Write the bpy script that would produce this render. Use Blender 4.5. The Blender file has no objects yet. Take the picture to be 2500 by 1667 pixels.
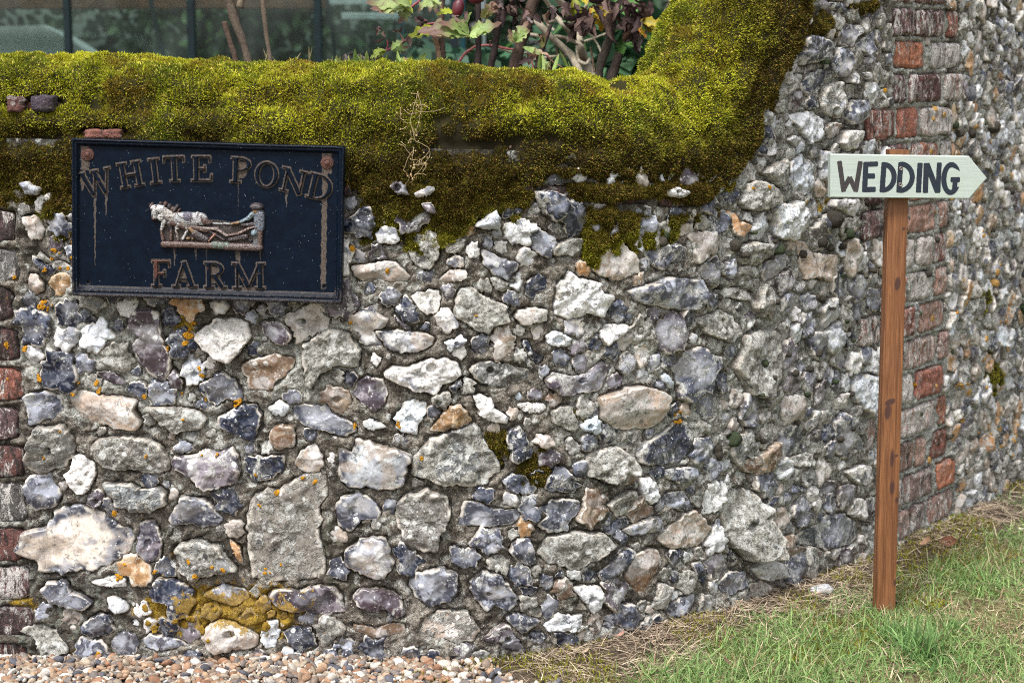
import bpy, math, random
import numpy as np
from math import radians, sin, cos, tan, atan, pi, sqrt

DENOISE = False
S = bpy.context.scene
COL = S.collection
random.seed(7)
RNG = np.random.default_rng(11)

# ------------------------------------------------------------------ camera, world, sun, exposure
H = 1.15                      # eye height
FPX = 4550.0                  # focal length in pixels of a 2500 px wide frame
PITCH = radians(8.54)
cam = bpy.data.cameras.new('camera')
cam.sensor_width = 36.0
cam.lens = FPX / 2500 * 36
cam.clip_start = 0.05
cam.clip_end = 400
cam.dof.use_dof = True
cam.dof.focus_distance = 3.62
cam.dof.aperture_fstop = 5.6
camo = bpy.data.objects.new('camera', cam)
COL.objects.link(camo)
camo.location = (0, 0, H)
camo.rotation_euler = (radians(90) - PITCH, 0, 0)
S.camera = camo

SUN_EL, SUN_AZ = radians(58), radians(-28)      # azimuth measured from -Y (behind the camera), to the left
W = bpy.data.worlds.new('World')
S.world = W
W.use_nodes = True
nt = W.node_tree
bg = nt.nodes['Background']
sky = nt.nodes.new('ShaderNodeTexSky')
sky.sky_type = 'NISHITA'
sky.sun_disc = False
sky.sun_elevation = SUN_EL
sky.sun_rotation = radians(180) - SUN_AZ
sky.dust_density = 4.0
sky.air_density = 1.0
hsv = nt.nodes.new('ShaderNodeHueSaturation')
hsv.inputs['Saturation'].default_value = 0.30
nt.links.new(sky.outputs[0], hsv.inputs['Color'])
nt.links.new(hsv.outputs[0], bg.inputs[0])
bg.inputs[1].default_value = 0.15
sl = bpy.data.lights.new('sun', 'SUN')
sl.energy = 1.9
sl.angle = radians(11)
sl.color = (1.0, 0.985, 0.965)
so = bpy.data.objects.new('sun', sl)
COL.objects.link(so)
so.location = (-3, -5, 8)
so.rotation_euler = (radians(90) - SUN_EL, 0, SUN_AZ)
S.cycles.pixel_filter_type = 'BLACKMAN_HARRIS'
S.cycles.filter_width = 1.05
S.cycles.use_denoising = DENOISE
S.view_settings.view_transform = 'Standard'
S.view_settings.look = 'None'
S.view_settings.gamma = 1
S.view_settings.use_curve_mapping = False
S.view_settings.exposure = 0.78

# ------------------------------------------------------------------ pixel helpers (photograph is 2500 x 1667)
def ray(px, py):
    x = (px - 1250) / FPX
    y = (833.5 - py) / FPX
    dx = x
    dy = cos(PITCH) + y * sin(PITCH)
    dz = -sin(PITCH) + y * cos(PITCH)
    return dx, dy, dz
def at(px, py, Y):
    dx, dy, dz = ray(px, py)
    return (dx / dy * Y, Y, H + dz / dy * Y)
def ground_at(px, py, z=0.0):
    dx, dy, dz = ray(px, py)
    t = (z - H) / dz
    return (dx * t, dy * t, z)

# ------------------------------------------------------------------ noise
def _h(ix, iy, iz, seed):
    h = (ix.astype(np.int64) * 374761393 + iy.astype(np.int64) * 668265263 + iz.astype(np.int64) * 2147483647 + seed * 1274126177) & 0xFFFFFFFF
    h = ((h ^ (h >> 13)) * 1274126177) & 0xFFFFFFFF
    h = ((h ^ (h >> 16)) * 2246822519) & 0xFFFFFFFF
    return ((h ^ (h >> 15)) & 0xFFFFFF) / float(0xFFFFFF)
def vnoise(x, y, z=None, seed=0):
    x = np.asarray(x, float); y = np.asarray(y, float)
    z = np.zeros_like(x) if z is None else np.asarray(z, float) + np.zeros_like(x)
    ix, iy, iz = np.floor(x), np.floor(y), np.floor(z)
    fx, fy, fz = x - ix, y - iy, z - iz
    fx = fx * fx * (3 - 2 * fx); fy = fy * fy * (3 - 2 * fy); fz = fz * fz * (3 - 2 * fz)
    r = 0
    for a in (0, 1):
        wa = fx if a else 1 - fx
        for b in (0, 1):
            wb = fy if b else 1 - fy
            for c in (0, 1):
                wc = fz if c else 1 - fz
                r = r + wa * wb * wc * _h(ix + a, iy + b, iz + c, seed)
    return r * 2 - 1
def fbm(x, y, z=None, seed=0, octs=4, gain=0.5):
    r, a, f, t = 0, 1.0, 1.0, 0.0
    for o in range(octs):
        r = r + a * vnoise(np.asarray(x) * f, np.asarray(y) * f, None if z is None else np.asarray(z) * f, seed + o * 17)
        t += a; a *= gain; f *= 2.03
    return r / t
def sstep(a, b, x):
    t = np.clip((x - a) / (b - a), 0, 1)
    return t * t * (3 - 2 * t)
def mixc(a, b, f):
    f = np.asarray(f)[..., None]
    return np.asarray(a) * (1 - f) + np.asarray(b) * f

# ------------------------------------------------------------------ mesh and tagging helpers
def mesh_np(name, V, F, mat=None, parent=None, cols=None, smooth=True):
    """V (n,3); F (m,k) int array or a list of such arrays with different k; cols: dict name -> (n,3|4)"""
    Fs = [f for f in (F if isinstance(F, list) else [F]) if len(f)]
    V = np.asarray(V, np.float32)
    me = bpy.data.meshes.new(name)
    me.vertices.add(len(V))
    me.vertices.foreach_set('co', V.ravel())
    li = np.concatenate([f.ravel() for f in Fs]).astype(np.int32)
    tot = np.concatenate([np.full(len(f), f.shape[1], np.int32) for f in Fs])
    st = np.concatenate([[0], np.cumsum(tot)[:-1]]).astype(np.int32)
    me.loops.add(len(li)); me.loops.foreach_set('vertex_index', li)
    me.polygons.add(len(tot)); me.polygons.foreach_set('loop_start', st)
    try: me.polygons.foreach_set('loop_total', tot)
    except Exception: pass
    me.polygons.foreach_set('use_smooth', np.full(len(tot), smooth, bool))
    for k, c in (cols or {}).items():
        c = np.asarray(c, np.float32)
        if c.shape[1] == 3: c = np.concatenate([c, np.ones((len(c), 1), np.float32)], 1)
        a = me.attributes.new(k, 'FLOAT_COLOR', 'POINT')
        a.data.foreach_set('color', c.ravel())
    me.update(calc_edges=True)
    me.validate()
    if mat: me.materials.append(mat)
    o = bpy.data.objects.new(name, me)
    COL.objects.link(o)
    if parent: o.parent = parent
    return o
def empty(name, loc=(0, 0, 0), rot=(0, 0, 0)):
    o = bpy.data.objects.new(name, None); COL.objects.link(o)
    o.location = loc; o.rotation_euler = rot; o.empty_display_size = 0.05
    return o
def tag(o, label, cat=None, group=None, kind=None):
    o['label'] = label
    if cat: o['category'] = cat
    if group: o['group'] = group
    if kind: o['kind'] = kind
    return o
def grid_faces(nu, nv, off=0, wrap=False):
    """vertices indexed i*nv+j"""
    i = np.arange(nu if wrap else nu - 1)[:, None]; j = np.arange(nv - 1)[None, :]
    i2 = (i + 1) % nu
    a = i * nv + j; b = i2 * nv + j; c = i2 * nv + j + 1; d = i * nv + j + 1
    return np.stack([a, b, c, d], -1).reshape(-1, 4) + off
class MB:
    """collects vertices and faces of any size, then becomes ONE mesh object"""
    def __init__(s): s.v = []; s.f = {}; s.n = 0; s.c = []
    def add(s, V, F, col=None):
        V = np.asarray(V, float).reshape(-1, 3); F = np.asarray(F, int)
        s.v.append(V); s.f.setdefault(F.shape[1], []).append(F + s.n); s.n += len(V)
        s.c.append(np.tile(np.asarray(col if col is not None else (1, 1, 1), float), (len(V), 1)) if np.ndim(col) < 2 else np.asarray(col, float))
        return s
    def box(s, lo, hi, bev=0.0, col=None, M=None):
        x0, y0, z0 = lo; x1, y1, z1 = hi; b = bev
        if b <= 0:
            V = np.array([[x, y, z] for x in (x0, x1) for y in (y0, y1) for z in (z0, z1)], float)
            F = [[0, 1, 3, 2], [4, 6, 7, 5], [0, 4, 5, 1], [2, 3, 7, 6], [0, 2, 6, 4], [1, 5, 7, 3]]
            if M is not None: V = np.array([tuple(M @ mathutils.Vector(v)) for v in V])
            return s.add(V, F, col)
        bm = bmesh.new()
        bmesh.ops.create_cube(bm, size=1)
        for v in bm.verts:
            v.co = ((x0 + x1) / 2 + v.co.x * (x1 - x0), (y0 + y1) / 2 + v.co.y * (y1 - y0), (z0 + z1) / 2 + v.co.z * (z1 - z0))
        bmesh.ops.bevel(bm, geom=list(bm.edges), offset=b, segments=2, affect='EDGES', profile=0.5)
        bm.verts.index_update()
        V = np.array([(M @ v.co)[:] if M is not None else v.co[:] for v in bm.verts])
        for k in (3, 4):
            F = [[v.index for v in f.verts] for f in bm.faces if len(f.verts) == k]
            if F:
                s.f.setdefault(k, []).append(np.array(F) + s.n)
        s.v.append(V); s.c.append(np.tile(np.asarray(col if col is not None else (1, 1, 1), float), (len(V), 1))); s.n += len(V)
        bm.free()
        return s
    def tube(s, pts, rad, nseg=8, col=None, rough=0.0, seed=0):
        P = np.asarray(pts, float); n = len(P)
        R = np.broadcast_to(np.asarray(rad, float), (n,))
        T = np.gradient(P, axis=0); T /= np.linalg.norm(T, axis=1)[:, None] + 1e-9
        up = np.array([0, 0, 1.0]) if abs(T[0][2]) < 0.9 else np.array([0, 1.0, 0])
        A = np.cross(T, up); A /= np.linalg.norm(A, axis=1)[:, None] + 1e-9
        B = np.cross(T, A)
        th = np.linspace(0, 2 * pi, nseg, endpoint=False)
        rr = R[:, None] * (1 + rough * vnoise(np.arange(n)[:, None] * 0.9 + 0 * th[None], th[None] * 1.1 + 0 * R[:, None], None, seed))
        V = P[:, None] + rr[..., None] * (A[:, None] * np.cos(th)[None, :, None] + B[:, None] * np.sin(th)[None, :, None])
        i = np.arange(n - 1)[:, None]; j = np.arange(nseg)[None]; j2 = (j + 1) % nseg
        F = np.stack([i * nseg + j, i * nseg + j2, (i + 1) * nseg + j2, (i + 1) * nseg + j], -1).reshape(-1, 4)
        base = s.n
        s.add(V.reshape(-1, 3), F, col)
        cc = [P[0], P[-1]]
        s.add(cc, np.zeros((0, 3), int), col)
        k = np.arange(nseg); k2 = (k + 1) % nseg
        s.f.setdefault(3, []).append(np.stack([np.full(nseg, base + n * nseg), base + k2, base + k], -1))
        s.f[3].append(np.stack([np.full(nseg, base + n * nseg + 1), base + (n - 1) * nseg + k, base + (n - 1) * nseg + k2], -1))
        return s
    def build(s, name, mat=None, parent=None, smooth=False, usecol=False):
        V = np.concatenate(s.v)
        return mesh_np(name, V, [np.concatenate(f) for f in s.f.values()], mat, parent,
                       {'col': np.concatenate(s.c)} if usecol else None, smooth)
import bmesh, mathutils
# ------------------------------------------------------------------ materials
class NT:
    def __init__(s, name):
        s.m = bpy.data.materials.new(name); s.m.use_nodes = True
        s.t = s.m.node_tree; s.t.nodes.clear()
        s.out = s.t.nodes.new('ShaderNodeOutputMaterial')
    def n(s, typ, **kw):
        nd = s.t.nodes.new('ShaderNode' + typ)
        for k, v in kw.items():
            if k in nd.inputs: s.set(nd.inputs[k], v)
            elif k.startswith('i') and k[1:].isdigit(): s.set(nd.inputs[int(k[1:])], v)
            else: setattr(nd, k, v)
        return nd
    def set(s, sock, v):
        if hasattr(v, 'is_output') or isinstance(v, bpy.types.NodeSocket): s.t.links.new(v, sock)
        elif isinstance(v, bpy.types.Node): s.t.links.new(v.outputs[0], sock)
        else:
            if hasattr(sock, 'default_value') and isinstance(v, (tuple, list)) and len(v) == 3 and len(sock.default_value) == 4: v = (*v, 1)
            sock.default_value = v
    def noise(s, vec, scale, detail=3, rough=0.55, dist=0.0):
        nd = s.n('TexNoise'); s.set(nd.inputs['Vector'], vec)
        nd.inputs['Scale'].default_value = scale; nd.inputs['Detail'].default_value = detail
        nd.inputs['Roughness'].default_value = rough; nd.inputs['Distortion'].default_value = dist
        return nd.outputs[0]
    def noise_vec(s, vec, scale, amt):
        nd = s.n('TexNoise'); s.set(nd.inputs['Vector'], vec); nd.inputs['Scale'].default_value = scale; nd.inputs['Detail'].default_value = 3
        m = s.n('VectorMath', operation='MULTIPLY_ADD'); s.set(m.inputs[0], nd.outputs['Color']); m.inputs[1].default_value = (amt,) * 3; s.set(m.inputs[2], vec)
        return m.outputs[0]
    def voro(s, vec, scale, feature='F1', rnd=1.0):
        nd = s.n('TexVoronoi', feature=feature); s.set(nd.inputs['Vector'], vec)
        nd.inputs['Scale'].default_value = scale; nd.inputs['Randomness'].default_value = rnd
        return nd
    def math(s, op, a, b=0.0, c=None, clamp=False):
        nd = s.n('Math', operation=op, use_clamp=clamp); s.set(nd.inputs[0], a); s.set(nd.inputs[1], b)
        if c is not None: s.set(nd.inputs[2], c)
        return nd.outputs[0]
    def step(s, x, a, b, lo=0.0, hi=1.0):
        nd = s.n('MapRange', interpolation_type='SMOOTHSTEP')
        s.set(nd.inputs[0], x); s.set(nd.inputs[1], a); s.set(nd.inputs[2], b); s.set(nd.inputs[3], lo); s.set(nd.inputs[4], hi)
        return nd.outputs[0]
    def mix(s, f, a, b, blend='MIX'):
        nd = s.n('Mix', data_type='RGBA', blend_type=blend)
        s.set(nd.inputs[0], f); s.set(nd.inputs[6], a); s.set(nd.inputs[7], b)
        return nd.outputs[2]
    def attr(s, name):
        return s.n('Attribute', attribute_name=name)
    def bump(s, h, strength=0.5, dist=0.002, normal=None):
        nd = s.n('Bump'); s.set(nd.inputs['Height'], h); nd.inputs['Strength'].default_value = strength
        nd.inputs['Distance'].default_value = dist
        if normal is not None: s.set(nd.inputs['Normal'], normal)
        return nd.outputs[0]
    def bsdf(s, col, rough=0.8, normal=None, spec=0.5, metal=0.0, **kw):
        nd = s.n('BsdfPrincipled'); s.set(nd.inputs['Base Color'], col); s.set(nd.inputs['Roughness'], rough)
        s.set(nd.inputs['Specular IOR Level'], spec); s.set(nd.inputs['Metallic'], metal)
        if normal is not None: s.set(nd.inputs['Normal'], normal)
        for k, v in kw.items(): s.set(nd.inputs[k], v)
        s.t.links.new(nd.outputs[0], s.out.inputs[0])
        return nd
    def coord(s): return s.n('TexCoord').outputs['Object']
    def scalevec(s, v, sc):
        nd = s.n('Mapping'); s.set(nd.inputs[0], v); nd.inputs['Scale'].default_value = sc
        return nd.outputs[0]

def crust(t, P, col, amt=1.0):
    """lichen skins and grime that run over stones and mortar alike, in the wall's own coordinates"""
    sx = t.n('SeparateXYZ'); t.set(sx.inputs[0], P); x, z = sx.outputs[0], sx.outputs[2]
    reg = t.math('MULTIPLY', t.step(x, -0.35, 0.5), 0.045)
    a = t.noise(P, 26, 6, 0.72, 0.6); b = t.noise(P, 210, 4, 0.8); c = t.noise(P, 62, 5, 0.75, 0.5)
    wf = t.step(t.math('ADD', a, reg), 0.575, 0.625)
    wc = t.mix(t.step(b, 0.40, 0.56), (0.17, 0.165, 0.145), (0.55, 0.55, 0.515))
    col = t.mix(t.math('MULTIPLY', wf, 0.88 * amt), col, wc)
    v = t.voro(t.noise_vec(P, 50, 0.012), 48); q = t.n('SeparateColor', Color=v.outputs['Color'])
    ws = t.math('MULTIPLY', t.step(v.outputs['Distance'], 0.22, 0.30, 1, 0), t.step(q.outputs[0], 0.83, 0.85))
    col = t.mix(t.math('MULTIPLY', ws, 0.85 * amt), col, (0.62, 0.625, 0.60))
    df = t.step(t.math('ADD', c, t.math('MULTIPLY', reg, 0.6)), 0.575, 0.64)
    col = t.mix(t.math('MULTIPLY', df, 0.72 * amt), col, (0.045, 0.042, 0.034))
    d2 = t.math('ADD', t.math('POWER', t.math('DIVIDE', t.math('SUBTRACT', x, OC[0]), 0.155), 2), t.math('POWER', t.math('DIVIDE', t.math('SUBTRACT', z, OC[1]), 0.055), 2))
    g = t.math('MULTIPLY', t.math('POWER', 2.718, t.math('MULTIPLY', d2, -1.0)), 0.34)
    of = t.step(t.math('ADD', t.noise(P, 45, 6, 0.7, 0.5), g), 0.68, 0.73)
    col = t.mix(t.math('MULTIPLY', of, 0.92), col, t.mix(t.step(b, 0.40, 0.6), (0.17, 0.105, 0.02), (0.37, 0.235, 0.035)))
    return col, t.math('MAXIMUM', t.math('MAXIMUM', wf, df), of), b
OC = at(565, 1490, 3.48)[0], at(565, 1490, 3.48)[2]
def m_flint():
    t = NT('flint'); P = t.coord()
    off = t.attr('off'); ca = t.attr('ca'); cb = t.attr('cb'); pa = t.attr('pa')
    # off = per stone noise offset; pa = (patch amount, roughness, lichen amount), alpha = rim coordinate
    vec = t.n('VectorMath', operation='ADD'); t.set(vec.inputs[0], P); t.set(vec.inputs[1], off.outputs['Vector'])
    V = vec.outputs[0]
    sp = t.n('SeparateXYZ'); t.set(sp.inputs[0], pa.outputs['Vector'])
    amt, rgh, lich = sp.outputs[0], sp.outputs[1], sp.outputs[2]
    rim = pa.outputs['Alpha']
    n1 = t.noise(V, 24, 5, 0.55, 0.8)
    th = t.math('SUBTRACT', 0.78, t.math('MULTIPLY', amt, 0.5))
    f1 = t.step(n1, th, t.math('ADD', th, 0.07))
    col = t.mix(f1, ca.outputs[0], cb.outputs[0])
    # smoky banding
    n2 = t.noise(V, 60, 4, 0.6, 1.5)
    col = t.mix(t.step(n2, 0.48, 0.64, 0, 0.38), col, t.mix(0.5, cb.outputs[0], (0.55, 0.55, 0.58)))
    # darker fine value noise
    n3 = t.noise(V, 230, 4, 0.8)
    col = t.mix(t.math('MULTIPLY', t.step(n3, 0.34, 0.56, 1.0, 0.0), t.math('MULTIPLY_ADD', rgh, 0.9, 0.12, clamp=True)), col, t.mix(0.75, col, (0.02, 0.018, 0.02)))
    ve = t.voro(t.noise_vec(V, 30, 0.012), 42, 'DISTANCE_TO_EDGE')
    crk = t.math('MULTIPLY', t.step(ve.outputs[0], 0.0, 0.05, 1, 0), t.step(t.noise(V, 20, 2), 0.5, 0.62))
    col = t.mix(t.math('MULTIPLY', crk, 0.6), col, t.mix(0.5, col, (0.02, 0.015, 0.012)))
    # round white lichen specks
    v1 = t.voro(V, 130)
    spk = t.math('MULTIPLY', t.step(v1.outputs['Distance'], 0.16, 0.26, 1, 0), t.step(t.noise(V, 40, 2), 0.46, 0.6))
    col = t.mix(t.math('MULTIPLY', spk, 0.9), col, (0.62, 0.62, 0.6))
    # crusty lichened skin
    n4 = t.noise(V, 150, 6, 0.8, 0.3)
    skin = t.mix(t.step(n4, 0.36, 0.6), (0.10, 0.09, 0.075), (0.42, 0.41, 0.37))
    n5 = t.noise(V, 30, 4, 0.6, 0.6)
    skin = t.mix(t.step(n5, 0.55, 0.62, 0, 0.8), skin, (0.62, 0.63, 0.6))
    v2 = t.voro(t.noise_vec(V, 60, 0.010), 36)
    wp = t.math('MULTIPLY', t.step(v2.outputs['Distance'], 0.30, 0.36, 1, 0), t.step(t.n('SeparateColor', Color=v2.outputs['Color']).outputs[0], 0.60, 0.62))
    skin = t.mix(t.math('MULTIPLY', wp, 0.9), skin, t.mix(t.step(n3, 0.4, 0.6), (0.5, 0.5, 0.47), (0.68, 0.69, 0.66)))
    bp = t.math('MULTIPLY', t.step(v2.outputs['Distance'], 0.22, 0.30, 1, 0), t.step(t.n('SeparateColor', Color=v2.outputs['Color']).outputs[1], 0.82, 0.84))
    skin = t.mix(t.math('MULTIPLY', bp, 0.85), skin, (0.035, 0.036, 0.038))
    lf = t.step(t.math('ADD', t.noise(V, 34, 4, 0.65, 0.5), t.math('SUBTRACT', lich, 0.5)), 0.48, 0.56)
    col = t.mix(lf, col, skin)
    # pale cortex rim
    rf = t.math('MULTIPLY', t.step(rim, 0.80, 0.93), t.step(t.noise(V, 45, 3), 0.46, 0.56))
    col = t.mix(t.math('MULTIPLY', rf, 0.85), col, (0.62, 0.57, 0.5))
    # dirt packed low round the edge
    df = t.math('MULTIPLY', t.step(rim, 0.95, 1.0), 0.85)
    col = t.mix(df, col, (0.13, 0.105, 0.078))
    col, cf, cb_ = crust(t, P, col, 0.9)
    rg = t.math('ADD', rgh, t.math('MULTIPLY', t.math('MAXIMUM', t.math('MAXIMUM', lf, rf), cf), 0.55), clamp=True)
    hb = t.math('ADD', t.math('MULTIPLY', n4, t.math('ADD', t.math('MULTIPLY', lf, 1.0), 0.06)), t.math('MULTIPLY', t.voro(V, 45, 'SMOOTH_F1').outputs['Distance'], 0.22))
    t.bsdf(col, rg, t.bump(hb, 1.0, 0.0035), 0.5)
    return t.m
def m_mortar():
    t = NT('flint_wall_mortar'); P = t.coord(); c = t.attr('col')
    sp = t.n('SeparateXYZ'); t.set(sp.inputs[0], c.outputs['Vector'])
    lich, dirt_dark, ochre = sp.outputs[0], sp.outputs[1], sp.outputs[2]
    n1 = t.noise(P, 30, 6, 0.72, 0.3); n2 = t.noise(P, 160, 4, 0.75); n3 = t.noise(P, 9, 4, 0.6)
    col = t.mix(t.step(n1, 0.40, 0.60), (0.085, 0.071, 0.058), (0.30, 0.265, 0.22))
    col = t.mix(t.step(n2, 0.38, 0.54, 0.75, 0), col, (0.05, 0.042, 0.034))
    n6 = t.noise(P, 330, 3, 0.8)
    col = t.mix(t.step(n6, 0.55, 0.66, 0, 0.45), col, (0.55, 0.52, 0.45))
    v = t.voro(P, 150); pb = t.step(v.outputs['Distance'], 0.22, 0.34, 1, 0)
    pc = t.mix(t.step(v.outputs['Color'], 0.3, 0.7), (0.13, 0.12, 0.12), (0.62, 0.58, 0.5))
    col = t.mix(t.math('MULTIPLY', pb, t.step(t.noise(P, 22, 3), 0.42, 0.6, 0, 0.75)), col, pc)
    # pale crustose lichen
    n4 = t.noise(P, 38, 6, 0.7, 0.6)
    lf = t.step(t.math('ADD', n4, t.math('MULTIPLY', lich, 0.34)), 0.66, 0.72)
    col = t.mix(t.math('MULTIPLY', lf, 0.85), col, t.mix(t.step(n2, 0.4, 0.6), (0.3, 0.3, 0.27), (0.55, 0.56, 0.51)))
    # dark grime, algae and darker bands
    n5 = t.noise(P, 14, 5, 0.7)
    df = t.step(t.math('ADD', n5, t.math('MULTIPLY', dirt_dark, 0.4)), 0.66, 0.8)
    col = t.mix(t.math('MULTIPLY', df, 0.7), col, t.mix(t.step(n4, 0.5, 0.65), (0.04, 0.034, 0.025), (0.06, 0.08, 0.045)))
    of = t.step(t.math('ADD', n4, t.math('MULTIPLY', ochre, 0.5)), 0.72, 0.8)
    col = t.mix(of, col, t.mix(t.step(n2, 0.4, 0.65), (0.19, 0.125, 0.02), (0.42, 0.27, 0.03)))
    col, cf, cb_ = crust(t, P, col, 0.8)
    h = t.math('ADD', t.math('MULTIPLY', n2, 0.5), t.math('ADD', n1, t.math('MULTIPLY', pb, 0.5)))
    t.bsdf(col, 0.92, t.bump(h, 1.0, 0.009), 0.25)
    return t.m
def m_brick():
    t = NT('weathered_brick'); P = t.coord(); ca = t.attr('ca'); pa = t.attr('pa'); off = t.attr('off')
    sp = t.n('SeparateXYZ'); t.set(sp.inputs[0], pa.outputs['Vector'])
    vec = t.n('VectorMath', operation='ADD'); t.set(vec.inputs[0], P); t.set(vec.inputs[1], off.outputs['Vector'])
    V = vec.outputs[0]
    n1 = t.noise(V, 40, 5, 0.7); n2 = t.noise(V, 150, 4, 0.7)
    col = t.mix(t.step(n1, 0.3, 0.7), t.mix(0.6, ca.outputs[0], (0.05, 0.03, 0.03)), ca.outputs[0])
    sv = t.scalevec(V, (1, 1, 0.28))
    n3 = t.noise(sv, 70, 5, 0.75, 0.8)
    lf = t.step(t.math('ADD', n3, t.math('MULTIPLY', sp.outputs[0], 0.24)), 0.63, 0.7)
    col = t.mix(t.math('MULTIPLY', lf, 0.88), col, (0.64, 0.61, 0.575))
    n4 = t.noise(sv, 55, 5, 0.75, 1.0)
    kf = t.step(t.math('ADD', n4, t.math('MULTIPLY', sp.outputs[2], 0.25)), 0.62, 0.7)
    col = t.mix(t.math('MULTIPLY', kf, 0.85), col, (0.035, 0.03, 0.028))
    col, cf, cb_ = crust(t, P, col, 0.45)
    t.bsdf(col, 0.9, t.bump(t.math('ADD', n1, t.math('ADD', n2, n3)), 1.0, 0.008), 0.25)
    return t.m
def m_vcol(name, rough=0.8, spec=0.3, scale=0, var=0.3, bumpd=0.0, transl=0.0, metal=0.0):
    t = NT(name); c = t.attr('col').outputs[0]; P = t.coord(); nrm = None
    if scale:
        n = t.noise(P, scale, 4, 0.65)
        c = t.mix(t.step(n, 0.3, 0.7, var, 0), c, t.mix(0.7, c, (0.01, 0.01, 0.01)))
        if bumpd: nrm = t.bump(n, 1.0, bumpd)
    b = t.bsdf(c, rough, nrm, spec, metal)
    if transl:
        tr = t.n('BsdfTranslucent'); t.set(tr.inputs[0], c)
        mx = t.n('MixShader'); mx.inputs[0].default_value = transl
        t.t.links.new(b.outputs[0], mx.inputs[1]); t.t.links.new(tr.outputs[0], mx.inputs[2])
        t.t.links.new(mx.outputs[0], t.out.inputs[0])
    return t.m
def m_plain(name, col, rough=0.6, spec=0.5, metal=0.0, col2=None, scale=30, bumpd=0.0005):
    t = NT(name); P = t.coord(); n = t.noise(P, scale, 5, 0.65)
    c = t.mix(t.step(n, 0.35, 0.65), col, col2 or tuple(v * 0.65 for v in col))
    t.bsdf(c, rough, t.bump(n, 0.8, bumpd), spec, metal)
    return t.m
def m_plate():
    t = NT('painted_cast_iron'); c = t.attr('col'); P = t.coord()
    sp = t.n('SeparateXYZ'); t.set(sp.inputs[0], c.outputs['Vector'])     # r = grime/rust amount
    n = t.noise(P, 350, 4, 0.7); n2 = t.noise(P, 60, 5, 0.7)
    base = t.mix(t.step(n2, 0.35, 0.7), (0.0010, 0.0042, 0.0112), (0.0018, 0.0068, 0.0175))
    grime = t.mix(t.step(n, 0.35, 0.65), (0.045, 0.034, 0.029), (0.135, 0.11, 0.092))
    g = t.math('ADD', sp.outputs[0], t.math('MULTIPLY', t.math('SUBTRACT', n, 0.5), 0.55))
    gf = t.step(g, 0.35, 0.62)
    col = t.mix(gf, base, grime)
    col = t.mix(t.step(sp.outputs[1], 0.2, 0.8), col, t.mix(t.step(n, 0.35, 0.6), (0.035, 0.014, 0.012), (0.13, 0.06, 0.045)))
    v = t.voro(P, 160); sk = t.math('MULTIPLY', t.step(v.outputs['Distance'], 0.08, 0.13, 1, 0), t.step(t.noise(P, 50, 2), 0.5, 0.62))
    col = t.mix(t.math('MULTIPLY', sk, 0.65), col, (0.3, 0.34, 0.38))
    t.bsdf(col, t.math('ADD', 0.42, t.math('MULTIPLY', gf, 0.4)), t.bump(t.math('ADD', n, n2), 0.4, 0.0006), 0.13)
    return t.m
def m_relief():
    t = NT('cast_relief_paint'); c = t.attr('col'); P = t.coord()
    n = t.noise(P, 240, 4, 0.7, 0.8); n2 = t.noise(P, 500, 3, 0.7)
    col = t.mix(t.step(n, 0.49, 0.57), c.outputs[0], (0.06, 0.032, 0.026))
    col = t.mix(t.step(n2, 0.60, 0.70, 0, 0.8), col, (0.7, 0.7, 0.68))
    t.bsdf(col, 0.28, t.bump(n, 1.0, 0.0016), 0.6)
    return t.m
def m_post():
    t = NT('stained_softwood_post'); P = t.coord(); V = t.scalevec(P, (1, 1, 0.045))
    n = t.noise(V, 170, 5, 0.6, 0.5); n2 = t.noise(V, 500, 3, 0.6); n3 = t.noise(t.scalevec(P, (1, 1, 0.4)), 16, 3)
    col = t.mix(t.step(n, 0.3, 0.7), (0.12, 0.046, 0.018), (0.27, 0.115, 0.046))
    col = t.mix(t.step(n2, 0.35, 0.6, 0.45, 0), col, (0.09, 0.03, 0.012))
    col = t.mix(t.step(n3, 0.5, 0.8, 0, 0.5), col, (0.24, 0.11, 0.055))
    k = t.attr('col')
    col = t.mix(t.math('MULTIPLY', t.step(t.math('ADD', k.outputs['Fac'], t.math('MULTIPLY', t.math('SUBTRACT', n, 0.5), 0.8)), 0.3, 0.85), 0.85), col, (0.045, 0.02, 0.02))
    sc = t.noise(t.scalevec(P, (1, 1, 0.25)), 420, 3, 0.8)
    col = t.mix(t.step(sc, 0.70, 0.76, 0, 0.5), col, (0.5, 0.42, 0.36))
    t.bsdf(col, 0.5, t.bump(n2, 0.6, 0.0006), 0.4)
    return t.m
def m_board():
    t = NT('sage_painted_board'); P = t.coord(); V = t.scalevec(P, (0.05, 1, 1))
    n = t.noise(V, 260, 4, 0.6); n2 = t.noise(P, 14, 3, 0.6)
    col = t.mix(t.step(n, 0.3, 0.7), (0.385, 0.44, 0.40), (0.44, 0.495, 0.45))
    col = t.mix(t.step(n2, 0.52, 0.75, 0, 0.5), col, (0.40, 0.46, 0.36))
    sc = t.noise(t.scalevec(P, (0.3, 1, 1.6)), 210, 3, 0.8)
    col = t.mix(t.step(sc, 0.715, 0.76, 0, 0.45), col, (0.13, 0.15, 0.12))
    t.bsdf(col, 0.55, t.bump(n, 0.5, 0.0007), 0.35)
    return t.m
def m_ground():
    t = NT('soil_ground'); P = t.coord(); c = t.attr('col')
    n = t.noise(P, 45, 6, 0.75); n2 = t.noise(P, 7, 4, 0.6)
    col = t.mix(t.step(n, 0.35, 0.65), (0.045, 0.032, 0.023), (0.15, 0.115, 0.08))
    col = t.mix(t.math('MULTIPLY', c.outputs['Fac'], t.step(n2, 0.3, 0.6, 0.3, 0.9)), col, t.mix(t.step(n, 0.4, 0.6), (0.08, 0.085, 0.025), (0.28, 0.25, 0.12)))
    t.bsdf(col, 0.95, t.bump(n, 1.0, 0.01), 0.15)
    return t.m
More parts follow.
